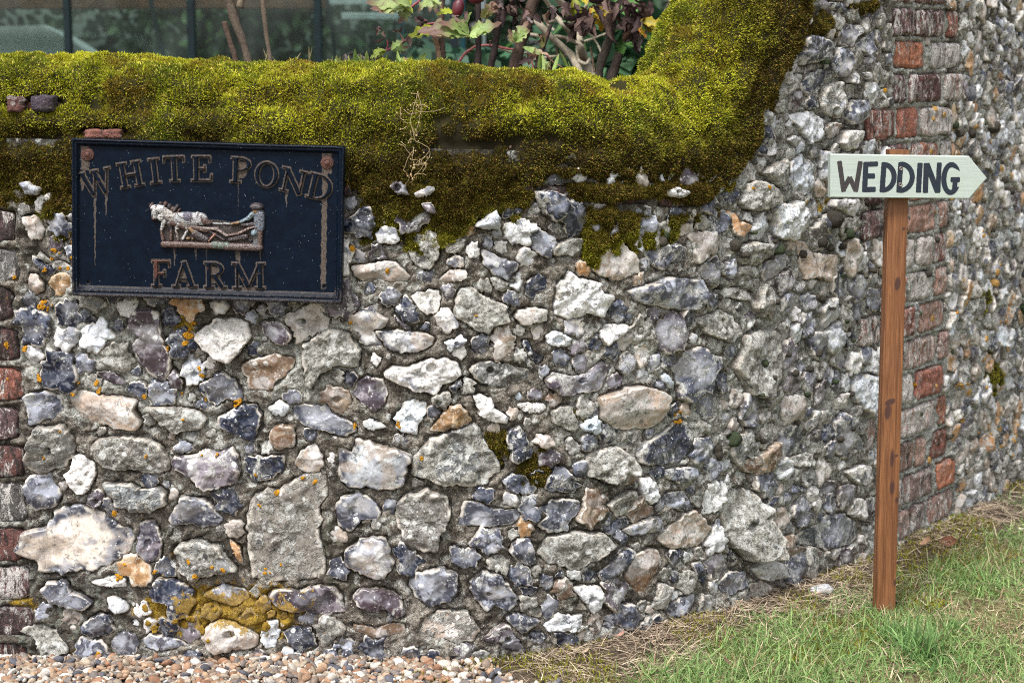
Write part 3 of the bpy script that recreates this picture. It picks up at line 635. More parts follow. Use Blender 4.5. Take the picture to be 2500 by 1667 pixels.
# outlines of the stones one can tell apart, read off the photograph region by region
REG = {'A': (0, 0), 'B': (800, 0), 'C': (1600, 0), 'D': (0, 550), 'E': (800, 550), 'F': (1600, 550), 'G': (0, 1067), 'H': (800, 1067), 'I': (1600, 1067), 'S': None}
HAND = """
D l 190,160 250,150 330,230 400,220 480,280 470,310 380,300 250,200 200,180
D d 200,185 260,210 370,290 350,325 270,290 210,230
D p 190,300 240,310 285,360 285,420 240,450 190,400
D d 505,545 550,520 625,610 600,640 540,610
D u 800,640 860,560 930,530 1020,535 1035,690 1060,730 1100,850 1085,950 1040,985 940,930 850,820 840,760 900,700
D u 1070,960 1110,900 1175,1000 1165,1050 1090,1030
D u 590,930 700,925 760,950 820,1020 740,1010 640,970
D w 1240,720 1280,650 1380,590 1480,585 1590,620 1615,710 1560,790 1460,880 1400,860 1290,790
D u 1650,620 1760,600 1830,640 1880,720 1840,770 1760,750 1680,700
D b 1530,880 1640,840 1780,825 1890,850 1880,900 1800,980 1720,1050 1590,1055 1550,960
D d 1265,1050 1290,1000 1420,930 1500,970 1545,1060 1540,1110 1440,1110 1390,1150 1330,1120
D d 1385,1210 1480,1180 1540,1130 1640,1140 1680,1220 1660,1300 1620,1375 1480,1330 1400,1270
D g 140,1090 200,1060 290,1050 400,1080 410,1190 350,1230 190,1280 170,1180
D p 430,1080 520,1050 640,1070 700,1080 830,1090 880,1110 870,1170 915,1240 890,1310 700,1290 560,1240 470,1170
D l 945,1155 1060,1150 1190,1160 1300,1190 1360,1240 1290,1290 1100,1320 1020,1260
D g 1860,1150 1960,1140 2080,1140 2140,1200 2250,1250 2280,1310 2230,1355 2080,1320 1920,1270 1870,1210
D w 1710,1160 1780,1110 1850,1150 1830,1220 1740,1200
D b 1720,1330 1750,1270 1860,1270 1900,1330 1880,1420 1780,1430 1730,1390
D p 1880,1520 1910,1430 2010,1380 2070,1460 2070,1530 2010,1590 1900,1560
D l 150,1470 180,1370 230,1290 300,1270 400,1270 470,1330 490,1420 440,1540 300,1590 190,1560
S l 222,1085 245,1068 300,1060 360,1062 405,1088 417,1113 413,1147 380,1157 325,1145 283,1150 250,1136
E u 150,1070 190,990 260,965 350,980 385,1070 370,1140 310,1190 220,1140
A p 150,1380 220,1360 270,1390 290,1470 270,1530 200,1530 170,1450
D l 1940,760 1960,740 2100,650 2230,680 2310,790 2290,900 2130,900 2010,960 1990,1060 1940,1040
G w 400,230 450,190 470,120 540,110 610,170 620,250 570,340 500,380 440,310
G g 155,250 230,220 340,225 350,290 395,370 370,440 230,470 180,400 160,330
G l 660,290 760,280 860,290 900,330 1010,310 1070,350 1060,420 960,475 840,470 740,420 690,360
G m 95,710 170,600 260,570 350,470 480,425 620,455 720,520 760,560 840,570 860,650 800,760 720,820 600,855 520,835 420,870 250,845 190,780
G u 870,700 880,620 890,540 980,520 1010,570 1045,680 1030,770 950,810 890,760
G u 1080,150 1110,110 1230,110 1310,60 1400,90 1480,60 1530,110 1535,220 1520,290 1430,300 1370,340 1260,310 1220,250 1100,190
G d 1545,100 1620,120 1700,110 1820,110 1820,200 1740,270 1660,290 1590,270
G g 1065,520 1110,440 1150,370 1260,375 1350,400 1400,480 1440,520 1400,560 1280,580 1200,560 1090,560
G l 1100,750 1120,680 1280,640 1420,700 1530,850 1400,860 1250,910 1150,850
G l 1570,560 1590,430 1620,350 1750,330 1830,280 1950,225 2080,240 2120,350 2050,430 2050,600 2095,800 2070,890 1960,915 1820,910 1720,930 1610,890 1590,760
G o 1455,640 1540,700 1555,800 1530,805 1490,730
G g 250,960 320,910 430,900 470,970 560,1010 610,1050 560,1100 450,1090 330,1050
G w 550,915 640,900 720,870 820,900 820,960 740,950 620,940
G w 690,1020 740,1010 830,1070 830,1110 740,1115 700,1080
G d 960,970 1000,890 1120,900 1240,970 1250,1050 1200,1150 1100,1170 1070,1110 1080,1050 980,1030
G g 1290,1000 1420,930 1560,960 1590,1020 1510,1080 1420,1050
G u 1690,1000 1740,960 1850,950 1900,970 2050,935 2150,940 2205,1020 2200,1110 2100,1140 1960,1110 1850,1115 1760,1080 1710,1040
G d 510,1200 560,1150 640,1110 700,1130 740,1220 700,1250 600,1280 530,1240
G l 110,1220 170,1185 280,1180 350,1220 440,1310 450,1370 380,1390 280,1380 250,1320 190,1260
G w 0,1385 50,1370 140,1385 120,1430 0,1440
G p 1280,1260 1330,1180 1420,1150 1560,1190 1650,1260 1660,1310 1620,1350 1500,1340 1370,1370
G w 1665,1230 1700,1170 1780,1160 1790,1250 1760,1340 1690,1350 1665,1290
G d 1800,1230 1850,1195 1990,1210 2040,1330 1900,1365 1820,1290
G g 880,1290 960,1240 1090,1270 1180,1290 1210,1330 1100,1350 960,1340
H b 120,1190 160,1180 300,1210 420,1180 520,1190 510,1230 400,1260 290,1280 200,1240 130,1230
H m 30,240 60,130 40,60 90,60 150,90 180,10 260,0 340,40 460,60 540,110 520,190 500,300 400,340 240,320 120,330 50,290
H m 90,780 100,710 190,650 290,625 380,640 400,720 450,800 390,880 320,905 240,890 170,850
H g 60,500 50,420 90,370 220,355 300,400 360,480 330,520 220,530 150,600 70,570
S l 1000,1160 1015,1115 1041,1065 1098,1050 1156,1032 1179,1051 1206,1086 1228,1124 1232,1150 1188,1186 1133,1187 1068,1176
H l 435,420 520,340 640,320 770,370 800,450 770,550 720,600 700,700 610,755 540,710 470,660 440,560
H g 835,560 850,450 880,405 960,410 1050,450 1150,460 1200,450 1235,490 1190,560 1050,570 940,560
H d 765,690 790,670 850,700 930,700 990,750 940,820 850,825 790,800
H g 1140,720 1180,660 1230,640 1290,650 1310,720 1330,800 1280,810 1180,780
H g 1315,440 1400,430 1420,390 1520,390 1610,400 1615,450 1560,520 1530,590 1420,610 1320,580 1340,540 1400,500
H d 1380,330 1400,240 1440,170 1510,180 1550,240 1530,270 1630,300 1560,350 1470,360
E d 1130,1330 1160,1290 1220,1270 1260,1330 1300,1420 1290,1480 1240,1500 1160,1500
H g 1110,270 1170,230 1250,230 1340,320 1320,370 1200,360 1130,340
H l 1330,740 1380,650 1560,590 1740,600 1850,680 1700,760 1580,850 1400,800
H d 1700,850 1790,800 1850,720 1900,690 1940,720 1910,790 1850,850 1760,920 1720,900
H b 1870,880 1920,810 1960,740 2050,700 2110,710 2120,790 2080,880 2010,1000 1960,1000 1920,940
H g 500,940 560,860 680,830 740,820 830,870 840,960 800,1030 690,1080 610,1070 550,1010
H g 890,960 900,890 990,845 1090,860 1130,900 1200,990 1225,1070 1150,1100 1060,1060 1010,1110 930,1040
H d 1210,950 1300,945 1350,960 1300,1010 1250,1010
H w 1540,960 1640,940 1720,935 1750,1000 1720,1070 1680,1130 1640,1060
H u 155,1000 200,960 330,960 430,980 480,1040 510,1110 450,1160 390,1090 280,1110 200,1080
H p 555,1270 600,1150 720,1095 880,1095 940,1160 980,1230 930,1290 830,1310 700,1280
H u 980,1270 1080,1200 1120,1160 1160,1190 1180,1250 1270,1340 1270,1380 1150,1395 1080,1310
H g 1120,1150 1180,1110 1250,1130 1340,1150 1320,1190 1230,1250 1190,1210
H w 1365,1190 1440,1150 1460,1110 1550,1130 1630,1120 1640,1200 1550,1240 1400,1230
H g 1710,1150 1830,1110 1820,1050 1900,1060 1940,1050 1950,1100 2010,1130 1950,1220 1880,1220 1780,1170
H l 2060,1080 2080,1000 2110,920 2170,940 2150,1010 2140,1090 2090,1100
H g 2140,1100 2200,1040 2270,1030 2340,1000 2330,1060 2260,1150 2190,1170
H l 900,1370 980,1340 1050,1360 1010,1430 920,1420
H l 1640,120 1690,80 1760,60 1830,60 1900,110 1950,190 1930,230 1870,230 1870,290 1770,290 1650,250
E d 1970,1430 2060,1360 2150,1300 2230,1240 2290,1250 2320,1330 2310,1430 2250,1500 2150,1530 2050,1535 1970,1510
H w 1970,270 2040,240 2090,300 2100,370 2050,430 2000,400
H g 2130,220 2180,200 2260,180 2340,190 2330,240 2230,290 2150,260
H g 2110,390 2150,350 2260,340 2300,400 2320,460 2240,470 2160,440
H l 1760,430 1830,380 1900,330 1950,340 1970,390 1920,430 1900,490 1830,500
H g 1860,590 1930,560 2000,530 2060,500 2120,500 2120,590 2060,600 1940,635
I p 0,640 80,570 200,480 250,470 300,510 360,570 340,620 260,700 200,720 100,710 50,690
E l 510,160 560,50 650,20 700,60 715,200 640,290 570,270 530,220
E w 290,50 360,0 450,10 460,100 410,130 320,110
E p 130,250 230,250 330,230 440,230 500,280 540,330 510,360 400,360 330,340 200,370 150,320
E p 700,340 780,280 890,280 900,330 830,360 740,360
E g 970,180 990,150 1080,190 1150,220 1210,230 1200,290 1140,350 1060,310 980,250
E w 750,250 770,210 810,190 870,200 880,270 810,270
E g 1280,60 1330,20 1440,60 1450,120 1410,210 1330,180 1290,140
E l 1415,140 1530,80 1620,80 1640,140 1540,190 1430,200
E p 1610,200 1680,170 1750,110 1870,100 1930,150 1980,220 1985,300 1900,330 1820,360 1720,310 1640,250
E d 2010,120 2050,100 2080,150 2200,110 2280,140 2300,220 2200,240 2120,290 2060,260 2020,190
S g 1527,707 1565,699 1596,684 1642,678 1700,680 1722,705 1715,735 1688,752 1640,757 1580,745 1545,735
E d 1250,400 1270,340 1340,310 1400,330 1400,410 1330,430 1300,480 1250,440
E w 1430,500 1450,380 1530,290 1580,330 1640,340 1730,360 1740,430 1790,440 1790,520 1750,590 1650,560 1520,605 1440,570
E p 1180,590 1200,530 1270,530 1330,520 1400,540 1410,610 1320,620 1240,640
E w 525,450 570,420 700,410 730,460 700,560 640,590 570,530
E l 800,460 850,400 920,400 1000,450 1150,510 1160,600 1090,640 1020,690 900,650 810,580
E u 380,510 420,560 480,620 540,640 540,660 500,670 430,600
E d 590,640 650,610 650,670 580,665
E m 295,665 450,665 580,680 700,715 690,760 560,810 430,815 350,760
E w 740,740 800,720 850,690 890,740 830,780 780,810
E d 1215,720 1280,730 1300,800 1340,840 1385,830 1380,860 1330,890 1300,850 1250,780
E w 1385,700 1460,665 1560,720 1520,770 1430,770 1390,750
E w 1715,670 1760,625 1880,630 1920,650 1850,700 1760,760 1730,730
E w 275,860 290,800 350,850 310,910
E w 345,950 400,890 490,900 620,850 740,840 850,880 855,950 800,990 750,1010 700,1080 600,1070 540,1060 450,1010
E d 770,1030 850,970 860,1010 800,1070
E l 890,920 950,860 1100,870 1290,920 1270,990 1180,1040 1050,1040 960,1010
E u 1370,980 1420,930 1560,960 1690,930 1700,880 1760,850 1820,900 1780,960 1750,1050 1600,1080 1480,1080 1380,1030
E g 1850,830 1900,790 1950,850 1930,920 1880,960 1840,920
E g 2030,900 2060,820 2110,810 2110,880 2060,930
E w 2110,960 2140,930 2190,1000 2180,1050 2120,990
E p 1710,1230 1730,1100 1800,1050 1950,1010 2100,1050 2160,1100 2130,1220 2060,1280 1930,1310 1800,1290
E d 2165,1200 2170,1160 2230,1120 2230,1180 2200,1230
F g 100,900 130,850 180,790 280,770 400,830 400,870 340,950 330,1050 270,1100 210,1135 150,1110 120,1000
E w 920,1080 980,1070 1040,1100 1060,1160 1150,1220 1130,1260 1040,1250 960,1200
E w 1190,1140 1240,1125 1390,1130 1400,1160 1350,1200 1250,1190
E l 1400,1190 1500,1140 1550,1150 1590,1290 1570,1310 1440,1270
E o 640,1310 700,1230 790,1140 850,1140 900,1210 930,1240 850,1290 720,1310
E w 410,1230 490,1130 560,1100 630,1130 630,1200 580,1270 575,1340 500,1330 430,1290
E w 220,1250 270,1230 350,1260 400,1290 250,1300
E p 1290,1380 1330,1330 1410,1330 1430,1390 1380,1420
E w 1510,1380 1540,1340 1600,1400 1610,1440 1560,1475 1520,1430
B D 1300,1210 1400,1220 1480,1230 1530,1290 1480,1370 1430,1410 1370,1370 1330,1290
B U 390,1180 440,1140 500,1180 520,1240 450,1240
B W 540,1230 610,1200 660,1170 690,1210 640,1250 560,1260
B U 590,1290 660,1280 700,1370 640,1360
B W 910,1440 1000,1380 1060,1330 1090,1380 1080,1460 1000,1460
B W 2110,1210 2180,1190 2250,1220 2210,1260 2130,1250
A W 140,1160 190,1150 280,1200 260,1240 180,1235
C g 900,240 960,220 1060,250 1095,320 1080,380 1000,400 900,430 890,370 920,320
C g 980,200 1020,80 1060,80 1100,130 1080,200 1030,210
C d 1070,15 1200,20 1225,70 1180,90 1110,60
C w 930,150 960,95 985,130 970,170
C u 1150,230 1190,150 1300,155 1310,200 1260,240 1240,310 1180,290
C g 1260,290 1340,220 1395,190 1380,310 1330,360
C g 1100,480 1110,390 1160,290 1210,330 1230,400 1190,480 1140,500
C d 905,540 960,480 1040,440 1100,450 1090,510 1030,560 960,620 920,590
C w 1200,530 1220,480 1280,455 1310,490 1270,540
C d 1310,470 1350,455 1365,530 1330,510
C l 1360,480 1370,420 1410,400 1480,470 1470,560 1400,580
C w 1030,680 1060,560 1130,520 1185,530 1180,650 1150,760 1080,740
C g 1190,760 1210,670 1240,640 1350,640 1340,740 1290,790 1220,800
C w 830,740 900,720 1000,710 1070,750 1050,830 1040,900 960,920 920,850
C b 1060,830 1100,780 1160,790 1150,860 1100,890
C w 1140,910 1180,830 1280,830 1320,850 1280,940 1200,970
C w 690,920 760,900 800,920 790,970 710,1000
C w 820,890 870,860 920,890 880,930
C l 650,1100 740,1050 820,1000 830,1060 820,1150 770,1200 700,1140
C w 830,1150 850,1030 930,980 1010,1050 1000,1150 960,1250 880,1230
C w 1030,950 1100,960 1095,1150 1040,1150
C l 520,1290 570,1180 640,1140 720,1190 760,1240 740,1300 650,1340 560,1340
C d 330,1420 360,1330 440,1340 470,1400 440,1470 370,1500
C o 440,1330 500,1350 520,1400 600,1440 540,1520 480,1490 470,1400
C w 730,1340 780,1300 880,1290 930,1340 910,1470 860,1540 740,1510
C g 940,1320 990,1230 1030,1300 1010,1380 960,1400
C w 1070,1310 1100,1270 1290,1270 1310,1310 1260,1390 1180,1350
C g 1030,1400 1060,1360 1140,1370 1150,1430 1120,1500 1050,1480
C p 110,1470 170,1420 230,1430 260,1400 240,1460 200,1500 140,1510
F d 0,150 60,130 110,115 170,130 210,190 150,230 90,240 20,290 0,290
F g 391,300 440,230 490,210 500,300 480,350
F g 660,290 720,200 800,170 870,210 830,280 690,365
F p 880,80 950,100 980,170 1060,180 1140,180 1140,290 1090,355 1000,330 930,360 920,260
F p 1180,220 1200,110 1250,80 1290,140 1270,230 1220,330 1190,300
F g 900,450 980,430 1010,450 1000,530 950,550
F l 350,420 400,390 520,400 620,420 630,490 560,480 420,450
F l 500,150 600,110 700,120 720,200 620,260 530,250
F l 240,600 400,540 500,580 540,700 480,760 380,720 290,680
F w 850,650 880,615 915,660 910,740 870,770
F g 950,720 1000,670 1060,690 1060,850 1020,870 980,820
F u 1110,860 1150,780 1190,800 1225,860 1180,920 1110,900
F d 1180,690 1230,675 1270,740 1220,810
F l 480,900 560,690 640,650 780,680 800,850 760,1000 700,1100 580,1080
F g 370,1000 400,920 460,950 450,1030 400,1080
F g 1120,1250 1180,1180 1230,1230 1240,1380 1180,1490 1130,1450
F w 1220,1020 1280,940 1400,960 1410,1150 1330,1220 1260,1130
F w 1190,1060 1200,1170 1120,1180 1110,1120
F b 530,1500 640,1460 770,1370 780,1450 740,1567 620,1590 540,1567
I l 410,450 480,330 560,300 640,360 690,440 660,510 700,620 680,740 560,780 470,720 420,600
I g 870,640 980,580 1050,540 1080,500 1200,480 1280,530 1290,640 1250,690 1130,700 1060,730 990,690 900,680
I d 690,430 720,380 770,370 750,430 710,460
I b 780,640 860,610 870,690 970,690 900,740 800,740
I p 740,560 770,440 830,440 840,540 790,600
I w 1190,220 1290,170 1380,180 1390,260 1340,310 1250,290
I w 610,840 700,770 790,800 800,880 720,910 660,900
I g 380,930 430,850 570,850 590,940 490,1010 400,980
I d 220,800 280,780 310,880 290,950 250,900
I d 1060,890 1120,840 1220,810 1260,850 1200,900 1100,920
I p 580,1020 600,920 700,920 800,970 740,1020
I g 60,1110 140,1020 250,990 210,1080 130,1150
I l 0,930 60,930 90,980 50,1080 0,1060
I u 1000,360 1040,320 1060,270 1150,270 1150,340 1040,390
I d 820,350 870,300 960,320 940,360
I l 820,130 950,100 1050,110 1030,160 900,190
I u 1310,430 1330,390 1395,370 1395,540 1320,550
"""
wall = empty('flint_wall')
tag(wall, 'old flint and mortar wall with brick courses, sweeping up to the right under a mossy rounded coping', 'wall')
st = Stones()
PLQ = [sz(x, y) for x, y in ((185, 335), (850, 352), (845, 745), (185, 730))]
def in_plaque(c): return PLQ[0][0] < c[0] < PLQ[1][0] and PLQ[2][1] < c[1] < PLQ[0][1]
k = 0
for line in HAND.strip().splitlines():
    p = line.split(); r = REG[p[0]]; T = p[1]
    pts = np.array([tuple(map(float, q.split(','))) for q in p[2:]])
    if r is not None: pts = np.array(r) + pts / 2.6133
    s_, z_ = sz(pts[:, 0], pts[:, 1]); P = np.stack([s_, z_], -1)
    if len(P) < 3: continue
    mark(P, 0.002)
    per = np.linalg.norm(P - np.roll(P, 1, 0), axis=1).sum()
    n = int(np.clip(per / .0032, 24, 110))
    c, rt = polar(P, n)
    big = T.isupper(); R = rt.mean()
    ht = min(.009 + .28 * R, .023) * (1.0 + .35 * (k % 3 - 1)) + (.030 if big else 0)
    st.add(c, roughen(np.minimum(rt, R * 2.3), 100 + k, .07), T.lower(), ht, 100 + k, cap=.016 if in_plaque(c) else None, res=.0026)
    k += 1
# brick quoin on the right: courses of 75 mm toothed into the flint; the colours follow the photograph from the top down
QL, QR = sz(2100, 800)[0], sz(2292, 300)[0]
bk = Stones()
def brick(s0, s1, z0, z1, col, lime=.2, dark=.2, ht=.014, seed=0):
    hw, hh = (s1 - s0) / 2, (z1 - z0) / 2
    n = 56; th = np.linspace(0, 2 * pi, n, endpoint=False)
    e = 9.0
    r = ((abs(np.cos(th)) / hw) ** e + (abs(np.sin(th)) / hh) ** e) ** (-1 / e)
    c = ((s0 + s1) / 2, (z0 + z1) / 2)
    mark([(s0, z0), (s1, z0), (s1, z1), (s0, z1)], .002)
    bk.add(c, roughen(r, seed, .05), 'k', ht * .7, seed, True, (col, col, lime, .9, dark), res=.004)
RED, DRED, PNK, ORG, PUR, GRY = (.36, .15, .11), (.17, .08, .07), (.46, .28, .225), (.46, .19, .115), (.16, .095, .095), (.24, .235, .225)
rowz = [sz(2200, y)[1] for y in (-40, 14, 95, 175, 258, 345, 425, 500, 580, 665, 748, 830, 912, 995, 1078, 1160, 1240, 1320)]
QROW = [[(1500, 1640, (.23, .125, .12), .5, .5), (1645, 1850, DRED, .5, .4)], [(1500, 1630, (.23, .125, .12), .5, .5), (1640, 1840, DRED, .35, .4), (1855, 1920, RED, .4, .2)],
    [(1510, 1705, ORG, .05, .35), (1735, 1925, (.23, .125, .12), .75, .5)], [(1500, 1590, DRED, .4, .4), (1597, 1650, (.23, .125, .12), .5, .3), (1660, 1812, DRED, .35, .4), (1822, 1940, (.40, .27, .225), .9, .2)],
    [(1330, 1512, RED, .25, .5), (1522, 1665, RED, .1, .15), (1675, 1870, (.40, .27, .225), .9, .5)], [(1460, 1600, DRED, .4, .5), (1612, 1790, ORG, .5, .2), (1800, 1870, (.23, .125, .12), .6, .4)],
    [(1330, 1440, DRED, .4, .5), (1600, 1780, RED, .4, .3)], [(1300, 1440, (.23, .125, .12), .3, .7), (1590, 1780, PNK, .3, .2)],
    [(1590, 1640, (.40, .27, .225), .9, .1), (1650, 1750, PNK, .6, .3)], [(1600, 1755, (.40, .27, .225), .8, .4)],
    [(1290, 1430, RED, .6, .5), (1560, 1635, RED, .3, .2), (1660, 1830, PNK, .3, .3)], [(1575, 1780, PNK, .7, .2)],
    [(1560, 1632, (.40, .27, .225), .8, .2), (1642, 1822, RED, .02, .1)], [(1330, 1400, PNK, .7, .3), (1545, 1775, PNK, .6, .2)],
    [(1545, 1640, (.40, .27, .225), .3, .5), (1650, 1712, (.40, .27, .225), .2, .3), (1740, 1850, RED, .3, .3)], [(1580, 1765, PNK, .2, .3), (1780, 1890, ORG, .05, .15)],
    [(1530, 1612, (.40, .27, .225), .4, .3), (1620, 1712, (.40, .27, .225), .3, .4), (1720, 1880, PNK, .4, .3)]]
for i, row in enumerate(QROW):
    cov = sorted([(a, b) for a, b, *_ in row if b > 1450]); cur = 1475 + (i % 2) * 30; fill = []
    for a, b in cov + [(1850, 1850)]:
        while a - cur > 40:
            wd_ = min(a - cur, 150 if (i + len(fill)) % 2 else 95); wd_ = a - cur if a - cur - wd_ < 45 else wd_
            fill.append((cur + 3, cur + wd_ - 5, [PNK, RED, PNK, ORG][(i * 3 + len(fill)) % 4], .65 - .15 * (i % 3), .3)); cur += wd_
        cur = max(cur, b + 8)
    row = row + fill
    z1, z0 = rowz[i], rowz[i + 1]
    for a, b, col, lm, dk in row:
        ym = (14 + 80 * (i - .5))
        sa = sz(1600 + a / 2.6133, ym)[0]; sb = sz(1600 + b / 2.6133, ym)[0]
        brick(sa + .003, sb - .003, z0 + .006, z1 - .006, tuple(v * 1.12 for v in col), min(lm + .15, 1), dk * .8, seed=900 + i * 7 + int(a) % 13)
zs = [sz(20, y)[1] for y in (505, 598, 694, 792, 889, 986, 1080, 1170, 1190 + 90, 1375, 1470, 1560, 1640)]
s_e = sz(46, 800)[0]
for i in range(len(zs) - 1):
    c1, l, d = [(PUR, .2, .4), (GRY, .35, .1), (PUR, .1, .6), (DRED, .1, .5), (RED, .0, .3), (PUR, .3, .3), (DRED, .3, .4), (GRY, .4, .5), (DRED, .4, .3), (PUR, .5, .3), (PUR, .2, .6), (DRED, .2, .6)][i]
    wob = .006 * math.sin(i * 2.1)
    brick(s_e - .215 + wob, s_e + wob, zs[i + 1] + .006, zs[i] - .006, c1, min(1, l + .25), min(1, d + .15), ht=.010, seed=1200 + i)
    brick(s_e - .44 + wob * .3, s_e - .225 + wob, zs[i + 1] + .006, zs[i] - .006, DRED, l, d, seed=1300 + i)
# the flat tile-like course directly under the coping, showing through where the moss has gone
for i, X in enumerate(np.arange(-1.9, .36, .115)):
    s0 = s_of_x(X); zt = ze(s0 + .05) - .012
    brick(s0, s0 + .107, zt - .032, zt, DRED, .2, .7, ht=.010, seed=1400 + i)
for a, b, c1 in ((20, 62, DRED), (78, 138, (.10, .08, .10)), (207, 300, RED)):
    yv = 40 if a > 200 else 0
    brick(sz(a, 255)[0], sz(b, 255)[0], sz(20, 276 + yv * 1.6)[1], sz(20, 234 + yv * 2)[1], c1, .15, .3, ht=.030 if a < 200 else .022, seed=1500 + a)
HMH = OCC.astype(float)
for _ in range(3): HMH[1:-1, 1:-1] = np.minimum(HMH[1:-1, 1:-1], (HMH[:-2, 1:-1] + HMH[2:, 1:-1] + HMH[1:-1, :-2] + HMH[1:-1, 2:]) / 4)
bk.build('brick_courses', M['brick'], wall)

# everything between them: smaller flints packed against each other
rg = np.random.default_rng(5)
cand_s = []; cell = 0.02; gridd = {}
S0, S1 = s_of_x(-1.75), s_of_x(2.5)
KIND = {'d': .26, 'g': .21, 'w': .12, 'p': .08, 'b': .05, 'l': .14, 'u': .11, 'm': .02, 'o': .02}
kk, pw = list(KIND), np.array(list(KIND.values())); pw /= pw.sum()
def occ(s, z):
    i = np.clip((np.asarray(s) / HR).astype(int), 0, OCC.shape[0] - 1); j = np.clip((np.asarray(z) / HR).astype(int), 0, OCC.shape[1] - 1)
    return OCC[i, j]
pts = []
for rad0, tries in ((.030, 2500), (.022, 6000), (.0155, 12000), (.0105, 9000), (.0075, 1500)):
    ths = np.linspace(0, 2 * pi, 10, endpoint=False)
    for _ in range(tries):
        s0 = rg.uniform(S0, S1); R = rad0 * rg.uniform(.85, 1.25)
        if s0 > QR + .0 and R > .026: R *= .7
        z0 = rg.uniform(.0, 1.34)
        if z0 > float(ze(s0)) + .01: continue
        if R > .008:
            if occ(s0 + np.cos(ths) * R * .75, z0 + np.sin(ths) * R * .75).any() or occ(s0, z0): continue
        elif occ(s0 + np.cos(ths) * R * 1.0, z0 + np.sin(ths) * R * 1.0).any(): continue
        gi, gj = int(s0 / .06), int(z0 / .06); ok = True
        for a in (-1, 0, 1):
            for b in (-1, 0, 1):
                for q in gridd.get((gi + a, gj + b), ()):
                    if ((q[0] - s0) / 1.12) ** 2 + (q[1] - z0) ** 2 < (.90 * (q[2] + R)) ** 2: ok = False; break
                if not ok: break
            if not ok: break
        if ok: gridd.setdefault((gi, gj), []).append((s0, z0, R)); pts.append((s0, z0, R))
pts = np.array(pts)
for q, (s0, z0, R) in enumerate(pts):
    n = int(np.clip(2 * pi * R / .0036, 12, 44))
    th = np.linspace(0, 2 * pi, n, endpoint=False); d = np.stack([np.cos(th), np.sin(th)], -1)
    near = pts[(abs(pts[:, 0] - s0) < .09) & (abs(pts[:, 1] - z0) < .09)]
    dv = near[:, :2] - (s0, z0); dd = (dv ** 2).sum(1); m = dd > 1e-9; dv, dd, nr_ = dv[m], dd[m], near[m, 2]
    r = np.full(n, R * 1.45)
    if len(dv):
        dt = d @ dv.T; val = ((dd + R * R - nr_ ** 2) / 2)[None] / np.where(dt > 1e-6, dt, 1e-6)
        r = np.minimum(r, np.where(dt > 1e-6, val, 9).min(1))
    rs = np.linspace(.3, 1.5, 18) * R
    hit = occ(s0 + rs[None] * d[:, :1], z0 + rs[None] * d[:, 1:])
    first = np.where(hit.any(1), rs[hit.argmax(1)], 9)
    r = np.minimum(r, first) - rg.uniform(.0, .0025)
    r = np.clip(r, R * .35, None)
    r = .7 * r + .15 * np.roll(r, 1) + .15 * np.roll(r, -1)
    typ = rg.choice(kk, p=pw)
    if R < .0125: typ = rg.choice(list('llwgpgdlw'))
    if s0 > QR - .1: typ = rg.choice(list('wwlgdpolup'))
    elif s0 > s_of_x(.35): typ = rg.choice(list('wwllgdplug'))
    ht = (min(.005 + .33 * r.mean(), .018)) * rg.uniform(.7, 1.45) * (.72 if R < .0125 else 1)
    st.add((s0, z0), roughen(r, 3000 + q, .24 if R < .0125 else .18), typ, ht, 3000 + q, cap=.016 if in_plaque((s0, z0)) else None, res=.0036)
print('stones', k, len(pts), st.n)
st.build('flint_facing', M['flint'], wall)

# mortar bed and back of the wall
ms = np.arange(s_of_x(-2.3), s_of_x(2.75), .0045); nz = 300
mg_s = np.repeat(ms, nz).reshape(-1, nz); vv = np.linspace(0, 1, nz)[None]
mg_z = -.08 + (ze(mg_s) + .05 + .08) * vv
AL = (HM > 0).astype(float)
for _ in range(2): AL[1:-1, 1:-1] = (AL[1:-1, 1:-1] * 2 + AL[:-2, 1:-1] + AL[2:, 1:-1] + AL[1:-1, :-2] + AL[1:-1, 2:]) / 6
ring4 = 4 * AL * (1 - AL); ring4 = ring4[np.clip((mg_s / HR).astype(int), 0, HM.shape[0] - 1), np.clip((mg_z / HR).astype(int), 0, HM.shape[1] - 1)]
under = np.maximum(0, HMH[np.clip((mg_s / HR).astype(int), 0, HM.shape[0] - 1), np.clip((mg_z / HR).astype(int), 0, HM.shape[1] - 1)])
AL2 = np.clip(AL * 1.6 - .6, 0, 1)[np.clip((mg_s / HR).astype(int), 0, HM.shape[0] - 1), np.clip((mg_z / HR).astype(int), 0, HM.shape[1] - 1)]
out = .0008 - .013 * np.maximum(under, .75 * AL2) + .0040 * np.clip(ring4, 0, 1) * (-.35 + 2.2 * fbm(mg_s * 22, mg_z * 22, None, 7, 3)) + .005 * fbm(mg_s * 14, mg_z * 14, None, 3, 4) + .0075 * fbm(mg_s * 50, mg_z * 50, None, 5, 4, .6) + .0028 * fbm(mg_s * 150, mg_z * 150, None, 6, 2) + .006 * (1 - 2.2 * abs(fbm(mg_s * 38, mg_z * 45, None, 12, 3)))
out = out + .012 * sstep(.12, .0, mg_z) * (fbm(mg_s * 6, mg_z * 6, None, 8, 3) + .6)
V = wpos(mg_s.ravel(), mg_z.ravel(), out.ravel())
def blob(px, py, rx, ry):
    a, b = sz(px, py); c, _ = sz(px + rx, py); _, d2 = sz(px, py - ry)
    return np.exp(-(((mg_s - a) / (c - a)) ** 2 + ((mg_z - b) / (d2 - b)) ** 2))
lich = .35 + 1.3 * blob(290, 860, 200, 120) + .6 * blob(760, 880, 120, 150) + .5 * blob(1900, 850, 260, 300) + .6 * blob(2400, 800, 200, 500) + .5 * fbm(mg_s * 5, mg_z * 5, None, 31, 3)
